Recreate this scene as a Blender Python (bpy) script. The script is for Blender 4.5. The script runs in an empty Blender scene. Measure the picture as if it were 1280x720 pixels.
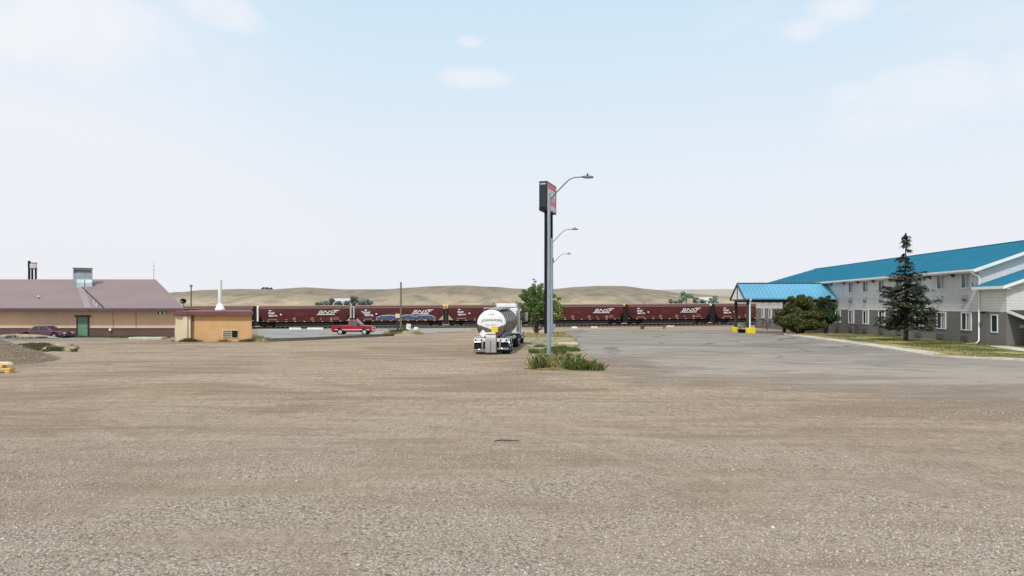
import bpy, math, random
import numpy as np
from mathutils import Vector, Matrix, noise as mnoise
from mathutils.geometry import delaunay_2d_cdt
R = math.radians
PI = math.pi
random.seed(7)
rng = np.random.default_rng(11)
sc = bpy.context.scene
C = bpy.data.collections.new('scene'); sc.collection.children.link(C)
F = 860.0; CH = 3.2; HZ = 381.0

# ------------------------------------------------------------ terrain height
BR = [(-1e5, 0), (68, 0), (82, -.25), (100, -.5), (115, -.75), (135, -1.3), (1e6, -1.3)]
def undul(x, y):
    if y > 22 or y < -5: return 0.0
    f = min(1, (22 - y) / 5)
    return f * (.030 * mnoise.noise((x * .22, y * .5, 1.3)) + .018 * mnoise.noise((x * .6, y * 1.6, 4.1)))
def gz(x, y):
    for (a, za), (b, zb) in zip(BR, BR[1:]):
        if a <= y <= b:
            z = za + (zb - za) * (y - a) / (b - a); break
    t = min(1, max(0, (y - 100) / 35))
    return z + .0055 * max(-80, min(80, x)) * t + undul(x, y)
def G(px, py):
    Y = 60.0
    for _ in range(60):
        Y = .5 * Y + .5 * (CH - gz((px - 640) / F * Y, Y)) * F / (py - HZ)
    return ((px - 640) / F * Y, Y)

# ------------------------------------------------------------ materials
def newmat(name):
    m = bpy.data.materials.new(name); m.use_nodes = True
    nt = m.node_tree; b = nt.nodes['Principled BSDF']
    return m, nt, b
def N(nt, t, **kw):
    n = nt.nodes.new(t)
    for k, v in kw.items():
        if k.startswith('i_'):
            n.inputs[k[2:].replace('_', ' ')].default_value = v
        else: setattr(n, k, v)
    return n
def L(nt, a, b): nt.links.new(a, b)
def c4(c): return (c[0], c[1], c[2], 1)
def srgb(r, g, b):
    f = lambda u: (u / 255 / 12.92) if u / 255 <= .04045 else ((u / 255 + .055) / 1.055) ** 2.4
    return (f(r), f(g), f(b))
def maprange(nt, src, a, b, c=0., d=1., smooth=False):
    n = N(nt, 'ShaderNodeMapRange'); n.clamp = True
    if smooth: n.interpolation_type = 'SMOOTHSTEP'
    n.inputs['From Min'].default_value = a; n.inputs['From Max'].default_value = b
    n.inputs['To Min'].default_value = c; n.inputs['To Max'].default_value = d
    L(nt, src, n.inputs['Value']); return n.outputs['Result']
def mix(nt, fac, a, b, mode='MIX'):
    n = N(nt, 'ShaderNodeMix', data_type='RGBA', blend_type=mode)
    if isinstance(fac, (int, float)): n.inputs[0].default_value = fac
    else: L(nt, fac, n.inputs[0])
    for v, k in ((a, 6), (b, 7)):
        if isinstance(v, tuple): n.inputs[k].default_value = c4(v)
        else: L(nt, v, n.inputs[k])
    return n.outputs[2]
def math_(nt, op, a, b=None):
    n = N(nt, 'ShaderNodeMath', operation=op)
    for v, k in ((a, 0), (b, 1)):
        if v is None: continue
        if isinstance(v, (int, float)): n.inputs[k].default_value = v
        else: L(nt, v, n.inputs[k])
    return n.outputs[0]
def coords(nt, scale=(1, 1, 1), obj=False, rot=(0, 0, 0)):
    mp = N(nt, 'ShaderNodeMapping'); mp.inputs['Scale'].default_value = scale; mp.inputs['Rotation'].default_value = rot
    if obj: L(nt, N(nt, 'ShaderNodeTexCoord').outputs['Object'], mp.inputs[0])
    else: L(nt, N(nt, 'ShaderNodeNewGeometry').outputs['Position'], mp.inputs[0])
    return mp.outputs[0]
def noi(nt, vec, scale, detail=4, rough=.55, dist=0):
    n = N(nt, 'ShaderNodeTexNoise'); n.inputs['Scale'].default_value = scale
    n.inputs['Detail'].default_value = detail; n.inputs['Roughness'].default_value = rough
    n.inputs['Distortion'].default_value = dist
    L(nt, vec, n.inputs['Vector']); return n.outputs['Fac']
def bump(nt, b, h, strength, dist=.02):
    n = N(nt, 'ShaderNodeBump'); n.inputs['Strength'].default_value = strength; n.inputs['Distance'].default_value = dist
    L(nt, h, n.inputs['Height']); L(nt, n.outputs[0], b.inputs['Normal']); return n
def simple(name, col, rough=.6, metal=0, var=.25, scale=1.5, streak=False, spec=None):
    m, nt, b = newmat(name)
    v = coords(nt, (1, 1, .25) if streak else (1, 1, 1), obj=True)
    f = noi(nt, v, scale, 6, .6)
    f2 = maprange(nt, f, .3, .7)
    dk = tuple(x * (1 - var) for x in col); lt = tuple(min(1, x * (1 + var * .5)) for x in col)
    L(nt, mix(nt, f2, dk, lt), b.inputs['Base Color'])
    b.inputs['Metallic'].default_value = metal
    L(nt, maprange(nt, f, .3, .7, max(0, rough - .08), min(1, rough + .08)), b.inputs['Roughness'])
    if spec is not None: b.inputs['Specular IOR Level'].default_value = spec
    return m
def siding(name, col, pitch=.2):
    m, nt, b = newmat(name)
    p = N(nt, 'ShaderNodeNewGeometry').outputs['Position']
    s = N(nt, 'ShaderNodeSeparateXYZ'); L(nt, p, s.inputs[0])
    fr = math_(nt, 'FRACT', math_(nt, 'DIVIDE', s.outputs['Z'], pitch))
    line = maprange(nt, fr, .0, .16, .55, 1.0)
    n1 = noi(nt, coords(nt, (1, 1, .3)), .8, 6)
    n2 = noi(nt, coords(nt, (.3, .3, 5)), 2, 3)
    c = mix(nt, maprange(nt, n1, .3, .7), tuple(x * .82 for x in col), tuple(x * 1.06 for x in col))
    c = mix(nt, maprange(nt, n2, .35, .65, 0, .25), c, tuple(x * .75 for x in col))
    lc = N(nt, 'ShaderNodeCombineColor')
    for k in range(3): L(nt, line, lc.inputs[k])
    c = mix(nt, 1.0, c, lc.outputs[0], 'MULTIPLY')
    low = maprange(nt, math_(nt, 'ADD', s.outputs['Z'], math_(nt, 'MULTIPLY', n1, .6)), .3, .8, .45, 0)
    c = mix(nt, low, c, (.16, .13, .10))
    L(nt, c, b.inputs['Base Color']); b.inputs['Roughness'].default_value = .7
    bump(nt, b, fr, .6, .02)
    return m
def metal_roof(name, col, var=.15, rough=.45):
    m, nt, b = newmat(name)
    f = noi(nt, coords(nt, (.4, .4, 1)), .6, 5)
    g = noi(nt, coords(nt), 9, 4)
    c = mix(nt, maprange(nt, f, .3, .7), tuple(x * (1 - var) for x in col), tuple(min(1, x * (1 + var)) for x in col))
    c = mix(nt, maprange(nt, g, .5, .75, 0, .12), c, (.35, .32, .28))
    L(nt, c, b.inputs['Base Color']); b.inputs['Roughness'].default_value = rough
    b.inputs['Specular IOR Level'].default_value = .25
    return m
def foliage(name, dark, mid, light, sc_=1.2, transl=.25):
    m, nt, b = newmat(name)
    f = noi(nt, coords(nt), sc_, 3)
    rnd = N(nt, 'ShaderNodeNewGeometry').outputs['Random Per Island']
    c = mix(nt, maprange(nt, f, .35, .65), dark, mid)
    c = mix(nt, maprange(nt, rnd, .35, 1, 0, .85), c, light)
    L(nt, c, b.inputs['Base Color']); b.inputs['Roughness'].default_value = .6
    b.inputs['Specular IOR Level'].default_value = .25
    tr = N(nt, 'ShaderNodeBsdfTranslucent'); L(nt, c, tr.inputs[0])
    ms = N(nt, 'ShaderNodeMixShader'); ms.inputs[0].default_value = transl
    L(nt, b.outputs[0], ms.inputs[1]); L(nt, tr.outputs[0], ms.inputs[2])
    L(nt, ms.outputs[0], nt.nodes['Material Output'].inputs[0])
    return m

def ground_mat():
    m, nt, b = newmat('gravel_ground')
    geo = N(nt, 'ShaderNodeNewGeometry').outputs['Position']
    s = N(nt, 'ShaderNodeSeparateXYZ'); L(nt, geo, s.inputs[0])
    X, Y = s.outputs['X'], s.outputs['Y']
    base = srgb(178, 163, 147)
    big = noi(nt, coords(nt, (.05, .10, 1)), 1, 5, .55, .6)
    streak = noi(nt, coords(nt, (.10, 1.1, 1), rot=(0, 0, R(3))), 1, 6, .62, .9)
    streak2 = noi(nt, coords(nt, (.22, 3.0, 1), rot=(0, 0, R(-6))), 1, 5, .65, .6)
    mid = noi(nt, coords(nt, (1, 1, 1)), 1.3, 6, .65)
    fine = noi(nt, coords(nt), 16, 5, .75)
    c = mix(nt, maprange(nt, big, .33, .67), (.345, .275, .21), (.415, .345, .275))
    c = mix(nt, maprange(nt, streak, .36, .64, 0, .5), c, (.44, .375, .30))
    c = mix(nt, maprange(nt, streak2, .54, .72, 0, .55), c, (.255, .205, .16))
    c = mix(nt, maprange(nt, mid, .52, .75, 0, .4), c, (.27, .225, .18))
    gr1 = noi(nt, coords(nt, (1, .35, 1)), 5.5, 4, .8)
    gr2 = noi(nt, coords(nt, (1, .22, 1)), 2.2, 4, .75)
    c = mix(nt, maprange(nt, gr1, .52, .66, 0, .85), c, (.20, .158, .12))
    c = mix(nt, maprange(nt, gr1, .47, .35, 0, .7), c, (.56, .49, .41))
    c = mix(nt, maprange(nt, gr2, .54, .66, 0, .5), c, (.25, .20, .155))
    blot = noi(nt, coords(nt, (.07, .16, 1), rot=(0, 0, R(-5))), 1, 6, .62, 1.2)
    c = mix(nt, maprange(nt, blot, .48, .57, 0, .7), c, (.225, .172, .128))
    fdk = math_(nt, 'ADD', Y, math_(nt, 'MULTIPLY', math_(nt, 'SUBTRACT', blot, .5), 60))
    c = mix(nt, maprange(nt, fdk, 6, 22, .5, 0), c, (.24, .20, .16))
    wv2 = N(nt, 'ShaderNodeTexWave', wave_type='RINGS', rings_direction='SPHERICAL')
    mp2 = N(nt, 'ShaderNodeMapping'); mp2.inputs['Location'].default_value = (6, -48, 0); mp2.inputs['Scale'].default_value = (.6, 1, 1)
    L(nt, geo, mp2.inputs[0]); L(nt, mp2.outputs[0], wv2.inputs['Vector'])
    wv2.inputs['Scale'].default_value = .13; wv2.inputs['Distortion'].default_value = 7; wv2.inputs['Detail'].default_value = 6; wv2.inputs['Detail Scale'].default_value = 1.2; wv2.inputs['Detail Roughness'].default_value = .65
    rm = math_(nt, 'MULTIPLY', maprange(nt, wv2.outputs['Fac'], .84, .98), maprange(nt, noi(nt, coords(nt, (.05, .12, 1)), 1.3, 3), .48, .58, 0, .6))
    c = mix(nt, rm, c, (.21, .165, .125))
    # warm ochre drift
    och = noi(nt, coords(nt, (.07, .3, 1)), 1.7, 4)
    c = mix(nt, maprange(nt, och, .5, .72, 0, .5), c, (.37, .30, .20))
    # swept tyre arcs
    wv = N(nt, 'ShaderNodeTexWave', wave_type='RINGS', rings_direction='SPHERICAL')
    mp = N(nt, 'ShaderNodeMapping'); mp.inputs['Location'].default_value = (14, -2, 0)
    L(nt, geo, mp.inputs[0]); L(nt, mp.outputs[0], wv.inputs['Vector'])
    wv.inputs['Scale'].default_value = .16; wv.inputs['Distortion'].default_value = 9; wv.inputs['Detail'].default_value = 6
    wv.inputs['Detail Scale'].default_value = 1.1; wv.inputs['Detail Roughness'].default_value = .62
    wm = math_(nt, 'MULTIPLY', maprange(nt, wv.outputs['Fac'], .80, 1), maprange(nt, noi(nt, coords(nt, (.06, .09, 1)), 1, 2),   .47, .60, 0, .40))
    c = mix(nt, wm, c, (.50, .44, .365))
    st3 = noi(nt, coords(nt, (.09, .8, 1), rot=(0, 0, R(7))), 1, 7, .68, 2.6)
    c = mix(nt, maprange(nt, st3, .52, .62, 0, .5), c, (.225, .178, .135))
    c = mix(nt, maprange(nt, st3, .46, .37, 0, .35), c, (.50, .435, .355))
    # coarse stone patches
    pn = noi(nt, coords(nt, (.16, .38, 1)), 1, 5, .6, .5)
    near = maprange(nt, Y, 8, 20, .12, -.07)
    pm = maprange(nt, math_(nt, 'ADD', pn, near), .49, .64)
    far = maprange(nt, Y, 14, 34, 1, .12)
    pm = math_(nt, 'MULTIPLY', pm, far)
    vo = N(nt, 'ShaderNodeTexVoronoi'); vo.inputs['Scale'].default_value = 21; vo.inputs['Randomness'].default_value = 1
    wob = mix(nt, .02, geo, N(nt, 'ShaderNodeTexNoise', **{}).outputs['Color'])
    L(nt, wob, vo.inputs['Vector'])
    ss = N(nt, 'ShaderNodeSeparateColor'); L(nt, vo.outputs['Color'], ss.inputs[0])
    ramp = N(nt, 'ShaderNodeValToRGB'); L(nt, ss.outputs[0], ramp.inputs[0])
    els = ramp.color_ramp.elements
    els[0].position = 0; els[0].color = (.17, .145, .12, 1)
    els[1].position = 1; els[1].color = (.72, .66, .58, 1)
    for p, q in ((.18, (.40, .35, .29)), (.4, (.52, .46, .40)), (.62, (.54, .52, .48)), (.82, (.58, .48, .38)), (.93, (.74, .69, .61))):
        e = els.new(p); e.color = c4(q)
    edge = maprange(nt, vo.outputs['Distance'], .3, .65, 1, .6)
    ec = N(nt, 'ShaderNodeCombineColor')
    for k in range(3): L(nt, edge, ec.inputs[k])
    stones = mix(nt, 1.0, ramp.outputs[0], ec.outputs[0], 'MULTIPLY')
    c = mix(nt, math_(nt, 'MULTIPLY', pm, .85), c, stones)
    # embedded single stones everywhere
    vo2 = N(nt, 'ShaderNodeTexVoronoi'); vo2.inputs['Scale'].default_value = 11; L(nt, geo, vo2.inputs['Vector'])
    s2 = N(nt, 'ShaderNodeSeparateColor'); L(nt, vo2.outputs['Color'], s2.inputs[0])
    peb = math_(nt, 'MULTIPLY', maprange(nt, vo2.outputs['Distance'], .10, .22, 1, 0), maprange(nt, s2.outputs[0], .6, .7))
    pc = mix(nt, s2.outputs[1], (.14, .11, .09), (.52, .47, .40))
    c = mix(nt, math_(nt, 'MULTIPLY', peb, .8), c, pc)
    c = mix(nt, maprange(nt, fine, .52, .66, 0, .7), c, (.15, .12, .095))
    c = mix(nt, maprange(nt, fine, .46, .34, 0, .6), c, (.60, .54, .46))
    # foreground is greyer
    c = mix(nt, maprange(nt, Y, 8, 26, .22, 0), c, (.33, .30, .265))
    # beyond the rails: dry grassland
    gr = mix(nt, noi(nt, coords(nt), .05, 5), (.30, .22, .13), (.42, .34, .22))
    c = mix(nt, 1.0, c, (.95, .855, .77), 'MULTIPLY')
    c = mix(nt, maprange(nt, Y, 148, 165), c, gr)
    L(nt, c, b.inputs['Base Color']); b.inputs['Roughness'].default_value = .95
    b.inputs['Specular IOR Level'].default_value = .1
    h1 = math_(nt, 'MULTIPLY', math_(nt, 'SUBTRACT', .6, vo.outputs['Distance']), pm)
    h = math_(nt, 'ADD', math_(nt, 'MULTIPLY', h1, 1.2), math_(nt, 'ADD', math_(nt, 'MULTIPLY', fine, .7), math_(nt, 'ADD', math_(nt, 'MULTIPLY', mid, 1.2), math_(nt, 'MULTIPLY', peb, .7))))
    h = math_(nt, 'ADD', h, math_(nt, 'MULTIPLY', streak2, 2.0))
    bump(nt, b, h, .9, .03)
    return m
def asphalt_mat(name, dusty=True, col=(.275, .232, .20)):
    m, nt, b = newmat(name)
    geo = N(nt, 'ShaderNodeNewGeometry').outputs['Position']
    s = N(nt, 'ShaderNodeSeparateXYZ'); L(nt, geo, s.inputs[0])
    big = noi(nt, coords(nt, (.08, .16, 1)), 1, 5, .6, .5)
    streak = noi(nt, coords(nt, (.11, .26, 1), rot=(0, 0, R(14))), 1, 6, .6, 2.2)
    fine = noi(nt, coords(nt), 14, 4, .7)
    c = mix(nt, maprange(nt, big, .3, .7), tuple(x * .86 for x in col), tuple(x * 1.12 for x in col))
    c = mix(nt, maprange(nt, streak, .55, .70, 0, .55), c, tuple(x * .58 for x in col))
    c = mix(nt, maprange(nt, streak, .46, .34, 0, .5), c, (.37, .34, .30))
    pb = noi(nt, coords(nt, (.05, .09, 1), rot=(0, 0, R(-15))), 1.6, 5, .6, 1.5)
    pr = math_(nt, 'ADD', pb, maprange(nt, s.outputs['X'], 5, 30, -.04, .07))
    c = mix(nt, maprange(nt, pr, .53, .58, 0, .6), c, tuple(x * .62 for x in col))
    # cracks
    vo = N(nt, 'ShaderNodeTexVoronoi', feature='DISTANCE_TO_EDGE')
    mp = N(nt, 'ShaderNodeMapping'); mp.inputs['Scale'].default_value = (.11, .15, 1)
    nn = N(nt, 'ShaderNodeTexNoise'); nn.inputs['Scale'].default_value = .35; nn.inputs['Detail'].default_value = 5
    L(nt, geo, nn.inputs['Vector'])
    va = N(nt, 'ShaderNodeVectorMath', operation='MULTIPLY_ADD'); va.inputs[1].default_value = (3.5, 3.5, 0)
    L(nt, nn.outputs['Color'], va.inputs[0]); L(nt, geo, va.inputs[2])
    L(nt, va.outputs[0], mp.inputs[0]); L(nt, mp.outputs[0], vo.inputs['Vector']); vo.inputs['Scale'].default_value = 1
    crk = math_(nt, 'MULTIPLY', maprange(nt, vo.outputs['Distance'], .006, .03, 1, 0), maprange(nt, noi(nt, coords(nt), .12, 3), .38, .5, 0, .85))
    c = mix(nt, crk, c, (.09, .085, .08))
    c = mix(nt, maprange(nt, fine, .5, .8, 0, .3), c, (.15, .14, .13))
    c = mix(nt, maprange(nt, fine, .45, .2, 0, .3), c, (.42, .39, .36))
    if dusty:
        d = math_(nt, 'ADD', s.outputs['Y'], math_(nt, 'MULTIPLY', s.outputs['X'], .377))
        nz = noi(nt, coords(nt, (.12, .5, 1)), 1, 6, .65, 1.0)
        d2 = math_(nt, 'ADD', d, math_(nt, 'MULTIPLY', math_(nt, 'SUBTRACT', nz, .5), 26))
        dust = maprange(nt, d2, 30, 60, .98, 0)
        c = mix(nt, dust, c, (.36, .295, .235))
        # dark worn band near the edge
        nb = noi(nt, coords(nt, (.12, .25, 1), rot=(0, 0, R(-10))), 1.2, 6, .6, 2.0)
        bandm = math_(nt, 'MULTIPLY', maprange(nt, nb, .53, .58, 0, .5), math_(nt, 'MULTIPLY', maprange(nt, d2, 31, 36), maprange(nt, d, 44, 60, 1, .0)))
        c = mix(nt, bandm, c, (.15, .138, .128))
        dd = maprange(nt, d2, 27, 37)
        ex_ = math_(nt, 'ADD', s.outputs['X'], math_(nt, 'MULTIPLY', math_(nt, 'SUBTRACT', nz, .5), 12))
        dd = math_(nt, 'MULTIPLY', dd, math_(nt, 'MAXIMUM', maprange(nt, ex_, 4.2, 8.5), maprange(nt, s.outputs['Y'], 35, 44)))
        L(nt, dd, b.inputs['Alpha'])
    L(nt, c, b.inputs['Base Color']); b.inputs['Roughness'].default_value = .85
    b.inputs['Specular IOR Level'].default_value = .25
    bump(nt, b, fine, .5, .01)
    return m
def lawn_mat(name, gfac=.5):
    m, nt, b = newmat(name)
    f = noi(nt, coords(nt, (.5, .35, 1)), .9, 5, .6)
    g = noi(nt, coords(nt), 9, 4, .7)
    c = mix(nt, maprange(nt, f, .42, .58), (.06, .09, .022), (.40, .31, .12))
    c = mix(nt, maprange(nt, g, .45, .8, 0, .7), c, (.05, .06, .02))
    L(nt, c, b.inputs['Base Color']); b.inputs['Roughness'].default_value = .95
    bump(nt, b, g, 1, .05)
    return m
def hill_mat(name, a, bb, cc, sc_):  # distance haze is put into the pale base colours
    m, nt, b = newmat(name)
    s = N(nt, 'ShaderNodeSeparateXYZ'); L(nt, N(nt, 'ShaderNodeNewGeometry').outputs['Position'], s.inputs[0])
    f = noi(nt, coords(nt, (1, .5, 2)), sc_, 6, .6, .6)
    g = noi(nt, coords(nt, (1, .3, 1)), sc_ * 6, 5, .65)
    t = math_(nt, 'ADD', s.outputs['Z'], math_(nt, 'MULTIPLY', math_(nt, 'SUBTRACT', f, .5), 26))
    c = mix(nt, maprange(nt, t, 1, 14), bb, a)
    c = mix(nt, maprange(nt, g, .45, .7, 0, .75), c, cc)  # shadow and drainage shading of the slopes, painted as dark noise
    L(nt, c, b.inputs['Base Color']); b.inputs['Roughness'].default_value = 1
    b.inputs['Specular IOR Level'].default_value = 0
    bump(nt, b, g, .5, 3)
    return m
def stone_mat():
    m, nt, b = newmat('loose_stone')
    rnd = N(nt, 'ShaderNodeNewGeometry').outputs['Random Per Island']
    ramp = N(nt, 'ShaderNodeValToRGB'); L(nt, rnd, ramp.inputs[0])
    els = ramp.color_ramp.elements
    els[0].color = (.13, .11, .09, 1); els[1].color = (.75, .71, .63, 1)
    for p, q in ((.15, (.34, .29, .235)), (.4, (.47, .40, .33)), (.65, (.54, .48, .41)), (.85, (.54, .43, .32)), (.94, (.70, .64, .55))):
        e = els.new(p); e.color = c4(q)
    c = mix(nt, maprange(nt, noi(nt, coords(nt), 60, 3), .3, .7, 0, .5), ramp.outputs[0], (.33, .28, .22))
    L(nt, c, b.inputs['Base Color']); b.inputs['Roughness'].default_value = .9
    return m
def glassy(name, col=(.02, .025, .03), rough=.08):
    m, nt, b = newmat(name)
    f = noi(nt, coords(nt, obj=True), .7, 2)
    L(nt, mix(nt, f, col, tuple(x * 2 for x in col)), b.inputs['Base Color'])
    b.inputs['Roughness'].default_value = rough
    return m
def hopper_mat(name, col):
    m, nt, b = newmat(name)
    s = N(nt, 'ShaderNodeSeparateXYZ'); L(nt, N(nt, 'ShaderNodeTexCoord').outputs['Object'], s.inputs[0])
    f = noi(nt, coords(nt, (1, 1, .2), obj=True), 1.4, 6, .65)
    g = noi(nt, coords(nt, (.4, 1, 1), obj=True), .8, 5, .6)
    c = mix(nt, maprange(nt, f, .3, .7), tuple(x * .75 for x in col), tuple(x * 1.25 for x in col))
    c = mix(nt, maprange(nt, g, .55, .75, 0, .45), c, (.16, .075, .05))
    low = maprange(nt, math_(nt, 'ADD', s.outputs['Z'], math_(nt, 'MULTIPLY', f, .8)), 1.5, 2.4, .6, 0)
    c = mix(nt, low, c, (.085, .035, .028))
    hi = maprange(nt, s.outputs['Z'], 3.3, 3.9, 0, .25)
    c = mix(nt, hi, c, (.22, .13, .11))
    # bay seams
    fr = math_(nt, 'FRACT', math_(nt, 'MULTIPLY', s.outputs['X'], .55))
    sm = maprange(nt, fr, .0, .05, .35, 0)
    c = mix(nt, sm, c, (.03, .008, .008))
    b.inputs['Specular IOR Level'].default_value = .3
    L(nt, c, b.inputs['Base Color']); b.inputs['Roughness'].default_value = .55
    return m

M = {}
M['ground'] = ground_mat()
M['asphalt'] = asphalt_mat('worn_asphalt')
M['road'] = asphalt_mat('road_asphalt', False, (.26, .25, .245))
M['road2'] = asphalt_mat('lot_asphalt', False, (.315, .295, .265))
M['lawn'] = lawn_mat('patchy_lawn')
M['concrete'] = simple('concrete', (.56, .50, .42), .9, var=.3, scale=2.5)
M['white'] = simple('white_paint', (.78, .78, .78), .5, var=.1)
M['white_old'] = simple('weathered_white', (.72, .70, .66), .6, var=.2, scale=3)
M['wall_light'] = siding('light_siding', (.70, .685, .665), .22)
M['wall_dark'] = siding('grey_siding', (.20, .19, .185), .22)
M['roof_blue'] = metal_roof('blue_roof', (.003, .15, .24), .08, .75)
M['roof_cyan'] = metal_roof('cyan_roof', (.12, .34, .48), .12, .45)
M['dark_trim'] = simple('dark_brown_trim', (.035, .028, .026), .6)
M['shingle'] = simple('black_shingle', (.03, .03, .034), .9, scale=12)
M['glass'] = glassy('window_glass')
M['curtain'] = simple('curtain', (.42, .43, .44), .8, var=.3, scale=6, streak=True)
M['ac_light'] = simple('air_unit_light', (.50, .48, .45), .6)
M['ac_dark'] = simple('air_unit_dark', (.09, .088, .088), .6)
M['tan_wall'] = simple('tan_wall', (.74, .50, .33), .8, var=.12, scale=.6, streak=True)
M['tan_wall2'] = simple('orange_tan_stucco', (.60, .36, .165), .9, var=.14, scale=1.2)
M['cream'] = simple('cream_panel', (.68, .56, .38), .7, var=.12)
M['brown'] = simple('brown_wainscot', (.115, .068, .058), .6, var=.2)
M['mauve'] = metal_roof('mauve_roof', (.25, .172, .165), .07, .6)
M['mauve_trim'] = simple('mauve_trim', (.10, .07, .075), .6)
M['redroof'] = simple('red_brown_roof', (.16, .055, .05), .6)
M['green'] = simple('green_door', (.13, .25, .16), .6, var=.15)
M['steel'] = simple('galvanised_steel', (.42, .47, .50), .45, .5, var=.25)
M['steel_pale'] = simple('pale_duct', (.62, .68, .70), .45, .3, var=.2)
M['pole'] = simple('pole_steel', (.30, .36, .40), .45, .3, var=.15, scale=3)
M['black'] = simple('black_paint', (.010, .011, .013), .7, var=.2, spec=.2)
M['armgrey'] = simple('lamp_arm_grey', (.11, .12, .13), .5, .3)
M['signside'] = simple('sign_side', (.010, .016, .022), .5, var=.4, streak=True)
M['pink'] = simple('faded_red_face', (.78, .14, .18), .5, var=.18, scale=1.4)
M['pinkpale'] = simple('faded_white_face', (.74, .66, .68), .5, var=.12, scale=2)
M['pinkdeep'] = simple('faded_red_bars', (.62, .20, .23), .5, var=.2)
M['wood'] = simple('weathered_wood', (.20, .155, .12), .9, var=.35, scale=4, streak=True)
M['hopper'] = hopper_mat('hopper_maroon', (.066, .0095, .013))
M['hopper2'] = hopper_mat('hopper_brown', (.078, .013, .015))
M['under'] = simple('underframe_black', (.008, .007, .007), .8)
M['wheel_rust'] = simple('wheel_rust', (.06, .04, .035), .7)
M['hatch'] = simple('dusty_roof', (.42, .33, .26), .8, var=.3)
M['endlit_grey'] = simple('end_panel_lit_grey', (.42, .43, .45), .5, var=.35)  # light on the end slope sheets, put into the colour
M['endlit_yellow'] = simple('end_panel_lit_yellow', (.70, .45, .12), .6, var=.3)  # lit top of the end sheets, painted in
M['rust'] = simple('rust_disc', (.30, .10, .05), .8, var=.3, scale=5)
M['gblue'] = simple('graffiti_blue', (.055, .085, .15), .6, var=.5, scale=3)
M['ballast'] = simple('ballast', (.07, .058, .05), .95, var=.5, scale=9)
M['rail'] = simple('rail_steel', (.05, .035, .03), .5, .4)
M['red'] = simple('red_paint', (.31, .009, .016), .35, var=.12)
M['purple'] = simple('faded_purple_paint', (.11, .038, .06), .4, var=.25)
M['tyre'] = simple('tyre_rubber', (.012, .012, .012), .85)
M['hub'] = simple('white_wheel', (.75, .75, .75), .4, var=.1)
M['chrome'] = simple('chrome', (.55, .56, .58), .15, 1, var=.08)
M['polish'] = simple('polished_tank', (.46, .47, .48), .18, 1, var=.2, scale=1.2)
M['tankhead'] = simple('tank_head_ground_tint', (.20, .165, .14), .38, .6, var=.15)  # brown tone paints the ground's reflection into the steel
M['gold'] = simple('yellow_placard', (.80, .52, .02), .5, var=.06)
M['yellow'] = simple('yellow_block_paint', (.80, .60, .02), .6, var=.15, scale=4)
M['yellowwood'] = simple('yellow_lumber', (.72, .46, .14), .7, var=.25, scale=6)
M['redlamp'] = simple('red_lens', (.35, .01, .01), .3)
M['amber'] = simple('amber_lens', (.6, .2, .02), .3)
M['bark'] = simple('bark', (.13, .10, .08), .95, var=.4, scale=6, streak=True)
M['bark_dark'] = simple('dark_bark', (.05, .04, .035), .95, var=.4, scale=6, streak=True)
M['leaf_cotton'] = foliage('cottonwood_leaf', (.05, .10, .02), (.13, .21, .05), (.28, .37, .13), 1.0, .3)
M['leaf_lime'] = foliage('lime_leaf', (.14, .22, .03), (.24, .34, .06), (.36, .45, .12), 1.0, .35)
M['leaf_bush'] = foliage('bush_leaf', (.040, .052, .013), (.088, .098, .025), (.18, .17, .055), .9, .12)
M['leaf_small'] = foliage('small_tree_leaf', (.015, .035, .012), (.04, .08, .03), (.09, .14, .06), 1.0, .2)
M['needle'] = foliage('spruce_needle', (.016, .024, .011), (.042, .055, .028), (.095, .105, .055), 1.2, .05)
M['cone'] = foliage('spruce_top', (.05, .04, .02), (.10, .08, .04), (.15, .12, .07), 3, .05)
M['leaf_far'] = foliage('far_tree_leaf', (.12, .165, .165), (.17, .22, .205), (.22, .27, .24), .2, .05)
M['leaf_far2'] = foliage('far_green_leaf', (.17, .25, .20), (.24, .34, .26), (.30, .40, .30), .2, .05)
M['grass_g'] = foliage('tall_green_grass', (.04, .070, .014), (.095, .14, .032), (.24, .26, .085), 2, .3)
M['grass_y'] = foliage('dry_grass', (.34, .26, .10), (.46, .37, .16), (.60, .50, .26), 2, .3)
M['weed'] = foliage('weed', (.045, .055, .02), (.10, .10, .04), (.22, .19, .085), 2, .2)
M['sand'] = simple('sandy_soil', (.36, .29, .20), .95, var=.35, scale=3)
M['pile'] = ground_mat(); M['pile'] = simple('pile_gravel', (.20, .145, .09), .98, var=.45, scale=9)
M['stone'] = stone_mat()
M['twig'] = simple('twig', (.05, .04, .03), .9)
M['flower'] = foliage('flowers', (.10, .13, .05), (.40, .38, .25), (.75, .70, .55), 6, .2)
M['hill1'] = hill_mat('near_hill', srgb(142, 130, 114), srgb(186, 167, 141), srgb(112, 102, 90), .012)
M['hill2'] = hill_mat('far_hill', srgb(170, 162, 147), srgb(182, 172, 152), srgb(158, 150, 137), .006)

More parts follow.
